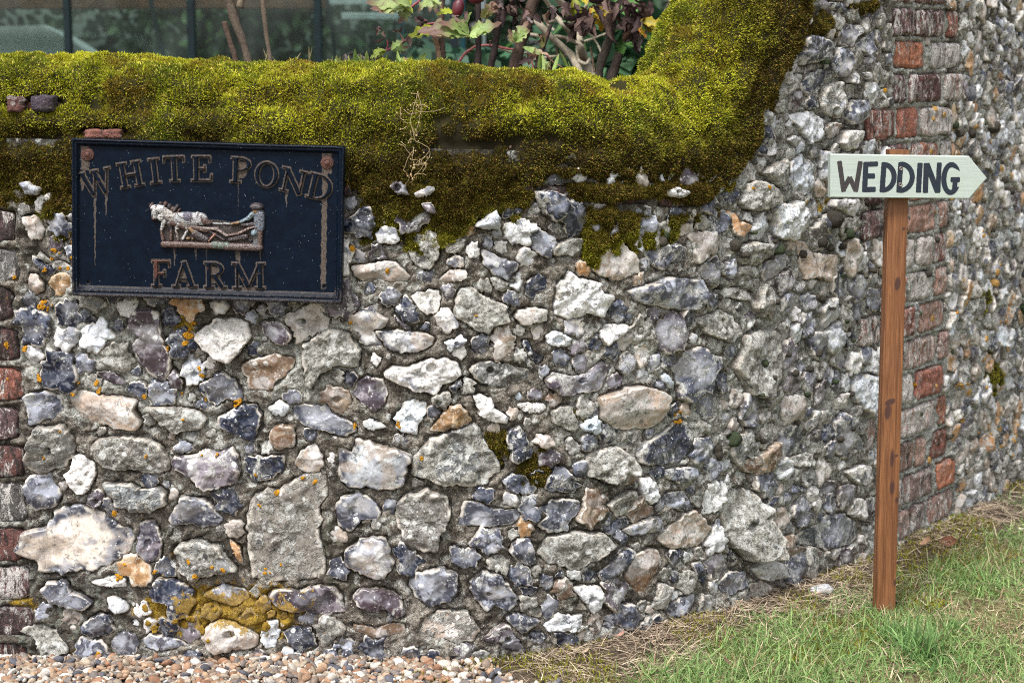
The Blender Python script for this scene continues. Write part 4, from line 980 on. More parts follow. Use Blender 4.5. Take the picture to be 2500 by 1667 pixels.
dirt_dark = .35 + .8 * blob(120, 1560, 200, 120) + .7 * blob(600, 1330, 200, 60) + .5 * blob(520, 765, 350, 30) + .8 * sstep(.9, 1.0, mg_z / ze(mg_s)) + .6 * fbm(mg_s * 4, mg_z * 4, None, 32, 3)  # also darker right below the plaque and up towards the coping
_q = (mg_s - (sz(1475 / 2.6133 + 1600, 700)[0] + QR) / 2) / ((QR - sz(1475 / 2.6133 + 1600, 700)[0]) / 2)
lich = lich + 1.0 * sstep(1.3, .8, abs(_q)); dirt_dark = dirt_dark - .8 * sstep(1.3, .8, abs(_q))
ochre = 1.25 * blob(500, 1490, 170, 60) + 1.1 * blob(640, 1500, 70, 60) + .9 * blob(60, 1475, 40, 30) + .9 * blob(200, 1600, 40, 40) + .8 * blob(450, 800, 30, 50) + .6 * blob(1990, 500, 60, 30)
ccol = np.stack([lich, dirt_dark, ochre], -1).reshape(-1, 3)
nb = 2; bs = ms[::12]
Vb = np.concatenate([wpos(bs, 0 * bs - .08, 0 * bs - .36)[:, None], wpos(bs, ze(bs) + .05, 0 * bs - .36)[:, None]], 1).reshape(-1, 3)
fb = grid_faces(len(bs), 2, len(V))[:, ::-1]
mesh_np('mortar', np.concatenate([V, Vb]), np.concatenate([grid_faces(len(ms), nz), fb]), M['mortar'], wall,
        {'col': np.concatenate([ccol, np.full((len(Vb), 3), .3)])})
# ------------------------------------------------------------------ coping (rounded capping) and its moss
cs = np.arange(s_of_x(-2.3), s_of_x(2.75), .006)
phi = np.radians(np.concatenate([np.linspace(-16, 100, 62), np.linspace(108, 180, 10)]))
zz_ = ze(cs); slope = np.gradient(zz_, cs); al = np.arctan(slope)
tx, ty = np.interp(cs, SG, TX), np.interp(cs, SG, TY)
E = wpos(cs, zz_, 0.0)
Nn = np.stack([ty, -tx, 0 * tx], -1); Uu = np.stack([-tx * np.sin(al), -ty * np.sin(al), np.cos(al)], -1)
def capshape(ph):
    c, s = np.cos(ph), np.sin(ph)
    o = -.114 + .118 * np.sign(c) * abs(c) ** .72
    v = np.where(s >= 0, .186 * abs(s) ** .85, .055 * s * 1.6)
    o = np.where(s < 0, o - .045 * (abs(s) / .53) ** 2, o)
    return o, v
o_, v_ = capshape(phi)
CP = E[:, None] + Nn[:, None] * o_[None, :, None] + Uu[:, None] * v_[None, :, None]
def normals(G):
    a = np.gradient(G, axis=0); b = np.gradient(G, axis=1)
    n = np.cross(a, b); n /= np.linalg.norm(n, axis=-1)[..., None] + 1e-12
    return n
CN = normals(CP)
if CN[10, 30, 1] > 0: CN = -CN
cn = fbm(CP[..., 0] * 30, CP[..., 1] * 30, CP[..., 2] * 30, 41, 4)
cc = mixc((.36, .16, .11), (.34, .29, .23), sstep(-.2, .3, fbm(CP[..., 0] * 9, CP[..., 2] * 9, CP[..., 1] * 9, 43, 3)))
cop = CP - CN * (.012 - .006 * cn[..., None])
mesh_np('coping', cop.reshape(-1, 3), grid_faces(*CP.shape[:2]), m_vcol('coping_brick', .9, .2, 60, .6, .003), wall, {'col': cc.reshape(-1, 3)})

mossV, mossF3, mossF4, mossC, mn = [], [], [], [], 0
BLV, BLC = [], []
def moss_layer(G, N, thick, weight, count, zone, length=.0075, width=.0015, seed=0):
    """cushion surface over grid G plus many small leaf blades; zone 0 = bright, overhead light put into the colour, 1 = brown dry"""
    global mn
    rg = np.random.default_rng(seed)
    nu, nv = G.shape[:2]
    B = G + N * thick[..., None]
    q = [fbm(B[..., 0] * f, B[..., 1] * f, B[..., 2] * f, sd, 4) for f, sd in ((6, 51), (20, 53), (55, 55))]
    bc = mixc((.035, .032, .008), (.02, .015, .006), zone)
    mossV.append(B.reshape(-1, 3)); mossF4.append(grid_faces(nu, nv, mn)); mossC.append(bc.reshape(-1, 3)); mn += nu * nv
    BN = normals(B); BN = np.where((BN * N).sum(-1)[..., None] < 0, -BN, BN)
    a = np.linalg.norm(np.cross(B[1:, :-1] - B[:-1, :-1], B[:-1, 1:] - B[:-1, :-1]), axis=-1) * weight[:-1, :-1]
    cdf = np.cumsum(a.ravel()); pick = np.searchsorted(cdf, rg.random(count) * cdf[-1])
    i, j = pick // (nv - 1), pick % (nv - 1); u, v = rg.random(count)[:, None], rg.random(count)[:, None]
    P = (B[i, j] * (1 - u) + B[i + 1, j] * u) * (1 - v) + (B[i, j + 1] * (1 - u) + B[i + 1, j + 1] * u) * v
    n = BN[i, j]; z = zone[i, j]; hue = q[0][i, j] * .9 + q[1][i, j] * .7; fine = q[2][i, j]
    lean = np.stack([fbm(P[:, 0] * 45, P[:, 2] * 45, P[:, 1] * 45, sd, 2) for sd in (61, 62, 63)], -1)
    d = n * .75 + rg.normal(0, .5, (count, 3)) + lean * 1.1 + np.array([0, 0, .15]); d /= np.linalg.norm(d, axis=1)[:, None]
    L = length * rg.uniform(.5, 1.35, count) * (1 + .5 * np.clip(fine, -.6, .8)); w = width * rg.uniform(.6, 1.4, count)
    side = np.cross(d, rg.normal(0, 1, (count, 3))); side /= np.linalg.norm(side, axis=1)[:, None] + 1e-9
    base = P - n * .0015
    tip = base + d * L[:, None]; mid = base + d * (L * .5)[:, None]
    T = np.stack([base - side * w[:, None] * .25, mid - side * w[:, None] * .55, tip, mid + side * w[:, None] * .55], 1)
    bright, olive, brown, gold = (.55, .555, .036), (.16, .20, .015), (.075, .042, .011), (.26, .165, .035)
    f1 = sstep(-.35, .40, hue + rg.normal(0, .22, count) + .08)
    c = mixc(olive, bright, f1)
    c = mixc(c, (.75, .64, .14), (rg.random(count) < .12) * 1.0)
    c = mixc(c, (.21, .12, .02), sstep(.12, .40, q[1][i, j] * .8 - q[0][i, j] * .4 + rg.normal(0, .12, count)) * .8)
    cb = mixc(brown, gold, (rg.random(count) < .28) * 1.0); cb = mixc(cb, (.10, .105, .011), (rg.random(count) < .28) * 1.0)
    c = mixc(c, cb, np.clip(z + rg.normal(0, .12, count), 0, 1))
    c = c * rg.uniform(.65, 1.3, count)[:, None]
    BLV.append(T.reshape(-1, 3)); BLC.append(np.repeat(c, 4, 0))

# thickness on the coping, with the bare places of the photograph left open
S2 = np.repeat(cs[:, None], len(phi), 1)
lump = fbm(CP[..., 0] * 9, CP[..., 1] * 9, CP[..., 2] * 9, 71, 3)
lump2 = fbm(CP[..., 0] * 32, CP[..., 1] * 32, CP[..., 2] * 32, 73, 4)
cell_ = np.stack([vnoise(CP[..., 0] * 14 + 3, CP[..., 2] * 14, CP[..., 1] * 14, 76), vnoise(CP[..., 0] * 27 + 5, CP[..., 2] * 27, CP[..., 1] * 27, 77)])
cush = (1 - 2 * abs(cell_[0])) * .008 + (1 - 2 * abs(cell_[1])) * .006
lump3 = fbm(CP[..., 0] * 65, CP[..., 1] * 65, CP[..., 2] * 65, 75, 2)
th_ = .010 + .009 * lump + .006 * lump2 + .005 * lump3 + cush
PHq = np.degrees(phi)[None] + 0 * S2
for c0_, w0_, a0_ in ((14, 6, .012), (-4, 5, .014), (33, 4, .005)):
    th_ = th_ - a0_ * np.exp(-((PHq - c0_ - 9 * fbm(S2 * 5, S2 * 0, None, 78, 2)) / w0_) ** 2) * np.clip(.5 + 1.6 * fbm(S2 * 9, S2 * 0 + c0_, None, 79, 3), 0, 1)
PHd = np.degrees(phi)[None] + 0 * S2
# screen-free bare spots: given as (x of plan, angle round the coping, sizes)
def bare(px, pyy, rs, ra, depth=.05):
    Xs, Zs = sz(px, pyy, .1)
    return depth * np.exp(-(((S2 - Xs) / rs) ** 2 + ((CP[..., 2] - Zs) / ra) ** 2) ** 1.5)
for a in ((1545, 216, .026, .013), (100, 258, .030, .012), (45, 262, .030, .010), (250, 330, .045, .010)):
    th_ = th_ - bare(*a) * (1 + .8 * lump2)
hs = np.interp(cs, SG, PX)
hi = sstep(.50, .62, hs)[:, None]                      # on the steep part the right-hand edge is bare and dry
th_ = th_ - .03 * sstep(.78, .95, hs)[:, None] * (1 + lump2) - .012 * hi * sstep(20, -15, PHd) * (1 + 1.5 * lump)
skirt = sstep(-4, -15, PHd)
th_ = th_ - skirt * .012 * (1 + 2 * lump2)
zone = np.clip(sstep(42, 6, PHd + 24 * lump + 16 * lump2) * .95 + skirt * .5 + 1.0 * hi * sstep(98, 48, PHd + 22 * lump) + .75 * sstep(.62, .70, hs)[:, None], 0, 1)  # browner moss low down; light from above put into the brighter top colour
wgt = (th_ > -.002) * (PHd < 130) * (.5 + .5 * sstep(-.004, .008, th_)) * np.where(hs[:, None] > .9, .35, 1.0) * np.where(hs[:, None] < -1.15, .3, 1.0)
moss_layer(CP, CN, th_, wgt, 470000, zone, .0070, .0021, 1)

# moss creeping down the face beneath the coping
lowx = [-300, 0, 60, 185, 200, 850, 900, 955, 1000, 1060, 1110, 1180, 1250, 1300, 1345, 1400, 1450, 1500, 1600, 1700, 1780, 1850, 1900, 1960, 2050]
lowy = [480, 470, 505, 500, 400, 500, 560, 500, 545, 565, 560, 510, 535, 515, 450, 560, 610, 575, 530, 535, 430, 310, 190, 20, -300]
ls, lz = sz(lowx, lowy)
fs = np.arange(s_of_x(-1.8), s_of_x(.74), .005); nfz = 150
FS = np.repeat(fs[:, None], nfz, 1); fl = np.interp(fs, ls, lz)
ztop = ze(fs) + .02
FZ = (fl - .10)[:, None] + (ztop - fl + .10)[:, None] * np.linspace(0, 1, nfz)[None]
FG = wpos(FS.ravel(), FZ.ravel(), 0.0).reshape(len(fs), nfz, 3)
FN = np.repeat(np.stack([np.interp(fs, SG, TY), -np.interp(fs, SG, TX), 0 * fs], -1)[:, None], nfz, 1)
n1 = fbm(FS * 16, FZ * 16, None, 81, 4); n2 = fbm(FS * 48, FZ * 48, None, 83, 3)
up = (FZ - fl[:, None])
tk = .003 + .27 * np.clip(up, -.1, .07) + .026 * n1 + .014 * n2
tk = tk - .03 * np.exp(-((FZ - ze(FS) + .045 + .006 * n2) / .012) ** 2) * sstep(s_of_x(.05), s_of_x(.25), FS) * sstep(s_of_x(.5), s_of_x(.4), FS)
_, zb = sz(1450, 438)
tk = tk - .035 * np.exp(-((FZ - zb) / .014) ** 2) * sstep(s_of_x(-.05), s_of_x(.05), FS) * sstep(s_of_x(.46), s_of_x(.38), FS)
hst = sz(1345, 498); tk = tk - .03 * np.exp(-(((FS - hst[0]) / .045) ** 2 + ((FZ - hst[1]) / .035) ** 2))
tk = tk - .03 * (sstep(s_of_x(-.82), s_of_x(-.79), FS) * sstep(s_of_x(-.31), s_of_x(-.34), FS) * sstep(sz(0, 350)[1] - .0, sz(0, 365)[1] - .0, FZ))
tk = np.clip(tk, -.02, .026)
zn = np.clip(.82 + .25 * n1 + .2 * sstep(.0, .08, up) - .35 * sstep(0, .05, -up + .02), 0, 1)
moss_layer(FG, FN, tk, ((tk > .001) * 1.0) * np.where(FS < s_of_x(-1.1), .4, 1), 200000, zn, .0075, .0016, 2)

# small cushions and films of moss lower down
def patch(px, py, rx, ry, cnt, z, seed, thr=.0, amp=.02):
    s0, z0 = sz(px, py); s1, _ = sz(px + rx, py); _, z1 = sz(px, py - ry); a, b = s1 - s0, z1 - z0
    u = np.linspace(-1.2, 1.2, 60)
    A, Bq = np.meshgrid(s0 + u * a, z0 + u * b, indexing='ij')
    G = wpos(A.ravel(), Bq.ravel(), 0.0).reshape(60, 60, 3)
    N = np.repeat(np.stack([np.interp(A[:, 0], SG, TY), -np.interp(A[:, 0], SG, TX), 0 * A[:, 0]], -1)[:, None], 60, 1)
    m = 1 - (((A - s0) / a) ** 2 + ((Bq - z0) / b) ** 2)
    t = .012 * m - .004 + amp * fbm(A * 40, Bq * 40, None, seed, 4) + thr
    t = np.clip(np.where(m < 0, t - .03, t), -.02, .02)
    moss_layer(G, N, t, (t > .001) * 1.0, cnt, np.full(A.shape, z), .006, .0014, seed)
for q in ((1290, 1130, 80, 85, 12000, .9, 3, -.006), (1400, 1030, 55, 30, 4000, .8, 4, -.004), (1220, 1080, 40, 40, 3000, .9, 5), (120, 415, 100, 60, 15000, .5, 6), (2000, 75, 40, 50, 5000, .95, 7),
          (2110, 18, 40, 20, 2500, .95, 8), (2395, 730, 22, 45, 2500, .5, 9), (2425, 910, 25, 60, 3500, .6, 10), (1975, 60, 25, 40, 2000, .95, 11), (60, 455, 70, 35, 8000, .7, 12)):
    patch(*q)
# a fringe of moss and grime on the ground at the foot of the wall is built with the ground
BV = np.concatenate(BLV); BC = np.concatenate(BLC); nb_ = len(BV)
mossV.append(BV); mossC.append(BC); fb4 = (np.arange(nb_).reshape(-1, 4)) + mn
moss = mesh_np('moss', np.concatenate(mossV), np.concatenate(mossF4 + [fb4]), M['moss'], None, {'col': np.concatenate(mossC)}, True)
tag(moss, 'thick yellow-green moss covering the rounded wall coping and browning where it hangs over the flints', 'moss', kind='stuff')

# lichens on stones: orange discs and dark cushions
def disc(mb, s0, z0, R, col, dome, seed, squash=1.0):
    rgx = np.random.default_rng(seed); n = 18; nr = 5
    th = np.linspace(0, 2 * pi, n, endpoint=False)
    rr = R * (1 + .35 * fbm(np.cos(th) * 2 + seed, np.sin(th) * 2, None, seed, 3))
    rho = np.linspace(0, 1, nr + 1)[1:]
    u = np.concatenate([[0], (rho[:, None] * rr[None] * np.cos(th)).ravel()]); w = np.concatenate([[0], (rho[:, None] * rr[None] * np.sin(th) * squash).ravel()])
    rq = np.concatenate([[0], np.repeat(rho, n)])
    base = np.maximum(hlook(s0 + u, z0 + w), -.002)
    if dome > .003: base = np.full(len(u), max(0, float(hlook(s0, z0)))) 
    h = base + dome * np.sqrt(np.clip(1 - rq ** 2, 0, 1)) + .0006 - (rq > .99) * (.003 if dome < .003 else .012) + .12 * R * fbm(u * 300, w * 300, None, seed, 2)
    V = wpos(s0 + u, z0 + w, h)
    i = np.arange(nr - 1)[:, None]; j = np.arange(n)[None]; j2 = (j + 1) % n
    F = np.stack([1 + i * n + j, 1 + (i + 1) * n + j, 1 + (i + 1) * n + j2, 1 + i * n + j2], -1).reshape(-1, 4)
    k = np.arange(n)
    b = mb.n; c = np.tile(np.asarray(col) * rgx.uniform(.75, 1.2), (len(V), 1))
    mb.add(V, F, c); mb.f.setdefault(3, []).append(np.stack([np.zeros(n, int), 1 + k, 1 + (k + 1) % n], -1) + b)
ol = MB()
OR = (.50, .24, .02)
olist = [(137, 617, 14), (128, 632, 7), (182, 627, 9), (147, 655, 8), (166, 654, 8), (113, 656, 7), (117, 735, 15), (105, 745, 10), (119, 752, 8), (19, 840, 13), (62, 850, 9), (21, 924, 5), (40, 682, 9), (35, 697, 8),
         (83, 918, 12), (97, 921, 11), (240, 932, 9), (244, 950, 9), (182, 961, 7), (197, 934, 6), (472, 795, 14), (465, 820, 13), (455, 835, 10), (478, 870, 8), (488, 895, 8), (495, 915, 9), (414, 845, 6), (446, 961, 7),
         (352, 963, 9), (580, 982, 14), (503, 975, 6), (656, 965, 6), (452, 1019, 7), (867, 1035, 7), (152, 1047, 5), (113, 1113, 5), (363, 1107, 6), (495, 1107, 5), (532, 1106, 5), (626, 1157, 6), (742, 1165, 7),
         (676, 1198, 9), (770, 1178, 8), (635, 1230, 5), (280, 1252, 12), (345, 1264, 6), (417, 1354, 7), (465, 1362, 9), (523, 1374, 7), (549, 1382, 7), (480, 1397, 9), (648, 1397, 8), (650, 1384, 6), (660, 1396, 5),
         (688, 1376, 6), (307, 1373, 7), (378, 1394, 8), (290, 1408, 10), (861, 610, 12), (947, 658, 9), (971, 1030, 8), (975, 1037, 6), (868, 1036, 7), (1030, 1115, 8), (1654, 1010, 12), (1657, 1025, 9), (1645, 1030, 7),
         (1160, 768, 5), (858, 788, 8), (2056, 52, 8), (2152, 220, 12), (1822, 460, 7), (1854, 455, 8), (2230, 935, 9), (2385, 570, 12), (2310, 760, 8), (242, 1590, 8), (178, 590, 7), (51, 590, 7), (186, 625, 9), (160, 632, 5)]
for i, (x, y, r) in enumerate(olist):
    a, b = sz(x, y)
    for q in range(3): disc(ol, a + rg.normal(0, r * .3) / 1300, b + rg.normal(0, r * .3) / 1300, r * .6 / 1290 * rg.uniform(.5, 1.1), OR, .0004, 50 + i * 3 + q)
for i in range(14):          # ochre film round the foot
    a, b = sz(480 + rg.normal(0, 90), 1490 + rg.normal(0, 38)); disc(ol, a, b, rg.uniform(.0035, .0095), (.30, .185, .028), .001, 400 + i)
for i in range(40):          # yellowish specks on the far part
    a, b = sz(rg.uniform(2260, 2490), rg.uniform(200, 1150)); disc(ol, a, b, rg.uniform(.004, .011), (.50, .30, .10), .001, 500 + i)
lo = ol.build('lichen', M['lichen'], None, True, True)
tag(lo, 'orange and ochre lichen spots scattered over the flints and mortar', 'lichen', kind='stuff')
dk = MB()
dl = [(2000, 150, 9)] + [(1609, 590, 12), (1995, 590, 13), (2020, 605, 12), (2060, 570, 14), (1955, 620, 13), (2050, 600, 10), (1785, 598, 15), (1892, 610, 14), (2120, 660, 9), (2255, 668, 11), (2280, 585, 9), (1855, 885, 10), (1930, 910, 10),
      (1985, 860, 11), (1970, 900, 9), (2030, 930, 9), (2040, 1070, 10), (2070, 960, 9), (1940, 1030, 8), (1780, 1070, 18), (1750, 1095, 13), (1835, 1065, 10), (1750, 1110, 14), (2325, 305, 11), (2335, 325, 12), (2365, 325, 17), (2414, 310, 16), (2390, 300, 8),
      (2440, 440, 12), (2450, 465, 12), (2410, 560, 10), (2340, 440, 8), (2015, 535, 22), (1757, 725, 9), (1757, 700, 8), (2140, 755, 9), (2000, 730, 12), (1880, 735, 8), (1800, 620, 9), (1620, 575, 10)]
for _ in range(40): dl.append((rg.uniform(1820, 2330), rg.uniform(560, 1120), rg.uniform(4, 8)))
for i, (x, y, r) in enumerate(dl):
    a, b = sz(x, y); disc(dk, a, b, r / 1130, (.085, .075, .06) if i % 4 else (.07, .09, .05), r / 1130 * .9, 700 + i)
do = dk.build('cushion_moss', m_vcol('dark_cushion_moss', .95, .1, 700, .6, .003), None, True, True)
tag(do, 'small round dark grey moss cushions dotted over the right-hand part of the wall', 'moss', kind='stuff')
# ------------------------------------------------------------------ cast relief work from distance fields
def seg(X, Y, x1, y1, x2, y2, w, sq=False):
    dx, dy = x2 - x1, y2 - y1; L = math.hypot(dx, dy) + 1e-9
    t = ((X - x1) * dx + (Y - y1) * dy) / L; n = abs((X - x1) * -dy + (Y - y1) * dx) / L
    if sq: return np.maximum(n - w / 2, np.maximum(-t, t - L))
    t2 = np.clip(t, 0, L); return np.hypot(X - x1 - dx * t2 / L, Y - y1 - dy * t2 / L) - w / 2
def ell(X, Y, cx, cy, rx, ry):
    k = np.hypot((X - cx) / rx, (Y - cy) / ry); g = np.hypot((X - cx) / rx ** 2, (Y - cy) / ry ** 2) + 1e-9
    return k * (k - 1) / g
def ring(X, Y, cx, cy, rx, ry, w, wside=None):
    """ellipse ring, outer radii rx, ry; wside = width at the flanks"""
    ws = wside or w
    return np.maximum(ell(X, Y, cx, cy, rx, ry), -ell(X, Y, cx, cy, rx - ws, ry - w))
# serif letters in a box: height 1, baseline 0, x centred
def L_stem(X, Y, x, w, y0=0, y1=1): return seg(X, Y, x, y0, x, y1, w, True)
def serif(X, Y, x, y, w): return seg(X, Y, x - w / 2, y, x + w / 2, y, .085, True)
def letter(ch, X, Y):
    b, t = .043, .957; mn_ = np.minimum
    if ch == 'I': return mn_(L_stem(X, Y, 0, .2), mn_(serif(X, Y, 0, b, .44), serif(X, Y, 0, t, .44)))
    if ch == 'H':
        d = mn_(L_stem(X, Y, -.29, .19), L_stem(X, Y, .29, .19))
        for x in (-.29, .29): d = mn_(d, mn_(serif(X, Y, x, b, .40), serif(X, Y, x, t, .40)))
        return mn_(d, seg(X, Y, -.25, .5, .25, .5, .085, True))
    if ch == 'T':
        d = mn_(L_stem(X, Y, 0, .2), serif(X, Y, 0, b, .42)); d = mn_(d, seg(X, Y, -.42, t, .42, t, .09, True))
        return mn_(d, mn_(seg(X, Y, -.40, .96, -.40, .74, .075, True), seg(X, Y, .40, .96, .40, .74, .075, True)))
    if ch in 'EF':
        d = mn_(L_stem(X, Y, -.2, .2), serif(X, Y, -.2, b, .42)); d = mn_(d, seg(X, Y, -.38, t, .36, t, .09, True))
        d = mn_(d, seg(X, Y, .34, .97, .34, .72, .075, True)); d = mn_(d, seg(X, Y, -.2, .5, .14, .5, .085, True)); d = mn_(d, seg(X, Y, .14, .64, .14, .36, .075, True))
        if ch == 'E': d = mn_(d, mn_(seg(X, Y, -.38, b, .38, b, .09, True), seg(X, Y, .37, .03, .40, .30, .08, True)))
        return d
    if ch in 'PR':
        d = mn_(L_stem(X, Y, -.2, .2), mn_(serif(X, Y, -.2, b, .42), serif(X, Y, -.24, t, .30)))
        r = np.maximum(ring(X, Y, -.02, .73, .40, .27, .085, .18), -(X + .12)); d = mn_(d, r)
        d = mn_(d, mn_(seg(X, Y, -.2, t, 0, t, .085, True), seg(X, Y, -.2, .50, 0, .50, .085, True)))
        if ch == 'R': d = mn_(d, mn_(seg(X, Y, .0, .50, .32, .04, .18, True), serif(X, Y, .36, b, .30)))
        return d
    if ch == 'D':
        d = mn_(L_stem(X, Y, -.3, .2), mn_(serif(X, Y, -.33, b, .36), serif(X, Y, -.33, t, .36)))
        return mn_(d, np.maximum(ring(X, Y, -.12, .5, .56, .5, .085, .2), -(X + .24)))
    if ch == 'O': return ring(X, Y, 0, .5, .48, .52, .08, .19)
    if ch == 'N':
        d = mn_(L_stem(X, Y, -.33, .1), L_stem(X, Y, .33, .1)); d = mn_(d, seg(X, Y, -.36, .96, .33, .02, .2, True))
        return mn_(d, mn_(serif(X, Y, -.33, b, .34), mn_(serif(X, Y, -.40, t, .30), serif(X, Y, .33, t, .34))))
    if ch == 'A':
        d = mn_(seg(X, Y, -.34, .03, .0, .98, .09, True), seg(X, Y, .30, .03, -.03, .98, .2, True)); d = mn_(d, seg(X, Y, -.24, .33, .2, .33, .08, True))
        return mn_(d, mn_(serif(X, Y, -.34, b, .34), serif(X, Y, .31, b, .42)))
    if ch == 'M':
        d = mn_(L_stem(X, Y, -.42, .1), L_stem(X, Y, .42, .2)); d = mn_(d, seg(X, Y, -.44, .97, .0, .05, .2, True)); d = mn_(d, seg(X, Y, .40, .97, .0, .05, .09, True))
        return mn_(d, mn_(mn_(serif(X, Y, -.42, b, .34), serif(X, Y, .42, b, .40)), mn_(serif(X, Y, -.47, t, .28), serif(X, Y, .46, t, .32))))
    if ch == 'W':
        d = mn_(seg(X, Y, -.52, .97, -.2, .03, .19, True), seg(X, Y, .04, .97, -.2, .03, .085, True))
        d = mn_(d, mn_(seg(X, Y, -.02, .97, .28, .03, .19, True), seg(X, Y, .54, .97, .28, .03, .085, True)))
        return mn_(d, mn_(mn_(serif(X, Y, -.54, t, .34), serif(X, Y, .0, t, .34)), serif(X, Y, .54, t, .26)))
def sdf_mesh(name, x0, x1, y0, y1, step, fn, hfn, cfn, mat, parent, M4=None):
    """raised work on a plate: fn gives the distance field, hfn the height from it, cfn the colour; x right, z up, -y out"""
    nx, ny = int((x1 - x0) / step) + 1, int((y1 - y0) / step) + 1
    X, Y = np.meshgrid(np.linspace(x0, x1, nx), np.linspace(y0, y1, ny), indexing='ij')
    D = fn(X, Y); Hh = hfn(D, X, Y); C = cfn(D, X, Y)
    keep = D < step * 1.5
    F = grid_faces(nx, ny); kf = keep.ravel()[F].all(1); F = F[kf]
    used = np.unique(F); remap = np.full(nx * ny, -1); remap[used] = np.arange(len(used))
    V = np.stack([X, -Hh, Y], -1).reshape(-1, 3)[used]
    if M4 is not None: V = np.array([(M4 @ mathutils.Vector(v))[:] for v in V])
    return mesh_np(name, V, remap[F], mat, parent, {'col': C.reshape(-1, C.shape[-1])[used]}, True)

# ------------------------------------------------------------------ the farm's cast iron plaque
PW, PH = .502, .292
pc_s, pc_z = sz(518, 540, .042)
pc = wpos(pc_s, pc_z, .042)
plq = empty('farm_plaque', pc, (0, radians(1.75), 0))
tag(plq, 'dark blue cast iron farm nameplate with raised lettering and horse ploughing relief', 'sign')
def q2l(zx, zy):
    """position on the plaque (metres) from a position on an enlarged view of it"""
    XL = 145 - 17 * (zy - 145) / 1175; XR = 2182 - 22 * (zy - 190) / 1175
    YT = 142 + 48 * (zx - 145) / 2037; YB = 1320 + 45 * (zx - 128) / 2032
    return ((zx - XL) / (XR - XL) - .5) * PW, (.5 - (zy - YT) / (YB - YT)) * PH
BK = .006         # plate's face stands this far in front of the plaque's own plane
def place(zx, zy, rot):
    x, y = q2l(zx, zy)
    return x, y, radians(rot)
LET = [('W', 322, 468, 12, .0475, .97), ('H', 577, 407, 9, .0475, .98), ('I', 758, 380, 6, .047, 1), ('T', 905, 364, 2.5, .048, .95), ('E', 1108, 360, 0, .048, .97), ('P', 1405, 369, -3, .048, 1.0),
       ('O', 1597, 401, -5, .047, .97), ('N', 1800, 449, -13, .0455, 1.02), ('D', 2003, 494, -14, .048, 1.0), ('F', 797, 1146, 0, .0500, .92), ('A', 972, 1150, 0, .0495, .95), ('R', 1195, 1155, 0, .0495, .96), ('M', 1455, 1158, 0, .0495, 1.02)]
stain_src = []
placed = []
for ch, zx, zy, rot, hgt, wx in LET:
    x, y, a = place(zx, zy, rot + 1.3)
    placed.append((ch, x, y, a, hgt, wx)); 
# back plate with grime round the letters and runs of rust below them
nx, ny = 336, 196
Xg, Yg = np.meshgrid(np.linspace(-PW / 2 + .004, PW / 2 - .004, nx), np.linspace(-PH / 2 + .004, PH / 2 - .004, ny), indexing='ij')
gr = np.zeros_like(Xg)
for ch, x, y, a, hgt, wx in placed:
    u = ((Xg - x) * cos(a) + (Yg - y) * sin(a)) / hgt / wx; v = (-(Xg - x) * sin(a) + (Yg - y) * cos(a)) / hgt + .5
    d = letter(ch, u, v) * hgt
    gr = np.maximum(gr, .62 * sstep(.0036, .0006, d))
    if ch in 'PRA': gr = np.maximum(gr, .75 * sstep(.009, .0, ell(Xg, Yg, x, y, .008, .012)))
def run(zx, y0, y1, w, amt, taper=True):
    """a run of dirty water down the plate"""
    global gr
    x, a = q2l(zx, y0); _, b = q2l(zx, y1)
    t = np.clip((a - Yg) / (a - b), -.02, 1.05); ww = w * (1 - .75 * np.clip(t, 0, 1) if taper else 1)
    g = amt * sstep(ww, ww * .45, abs(Xg - x + .0006 * np.sin(Yg * 300))) * (t > 0) * sstep(1.04, .9, t)
    gr = np.maximum(gr, g)
for r in ((2035, 330, 1300, .0078, .66, False), (307, 560, 1130, .0042, .62), (392, 540, 730, .0048, .60), (215, 420, 540, .008, .6), (1385, 470, 720, .0034, .45), (1745, 520, 650, .005, .6), (900, 960, 1120, .004, .55), (1060, 960, 1050, .004, .55), (1140, 960, 1060, .004, .5),
          (1378, 960, 1050, .0075, .6, False), (1545, 970, 1050, .004, .5), (240, 200, 390, .012, .62, False), (2050, 230, 400, .014, .66, False), (190, 430, 1260, .0022, .5, False), (780, 1250, 1300, .02, .55), (1455, 1250, 1300, .03, .6), (1195, 1250, 1300, .02, .5), (970, 1250, 1300, .02, .5)): run(*r)
gr = np.maximum(gr, .60 * sstep(.014, .004, Yg + PH / 2 - .012)); gr = np.maximum(gr, .38 * sstep(.022, .010, Xg + PW / 2))
rx_, ry_ = q2l(1150, 800)
gr = np.maximum(gr, .5 * sstep(.006, .0, ell(Xg, Yg, rx_, ry_ - .012, .086, .026)))
holes = [q2l(247, 1217), q2l(2030, 1234)]
hd = np.minimum(*[np.hypot(Xg - a, Yg - b) for a, b in holes])
F = grid_faces(nx, ny); keep = (hd > .0042).ravel()[F].all(1)
Vp = np.stack([Xg, 0 * Xg - BK - .0002 * fbm(Xg * 60, Yg * 60, None, 3, 2), Yg], -1).reshape(-1, 3)
mesh_np('back_plate', Vp, F[keep], M['plate'], plq, {'col': np.stack([gr, 0 * gr, 0 * gr], -1).reshape(-1, 3)})
for a, b in holes:
    mb = MB(); th = np.linspace(0, 2 * pi, 20, endpoint=False)
    ri = [(.0042, -BK), (.0042, .002), (.0036, .002)]
    V = np.concatenate([np.stack([a + r * np.cos(th), np.full(20, y), b + r * np.sin(th)], -1) for r, y in ((.0048, -BK - .0003), (.0040, -BK - .0001), (.0038, .004))])
    i = np.arange(2)[:, None]; j = np.arange(20)[None]; j2 = (j + 1) % 20
    mb.add(V, np.stack([i * 20 + j, i * 20 + j2, (i + 1) * 20 + j2, (i + 1) * 20 + j], -1).reshape(-1, 4)); mb.build('screw_hole', M['ink'], plq, True)  # near-black lining: the shade inside the hole is put into its colour
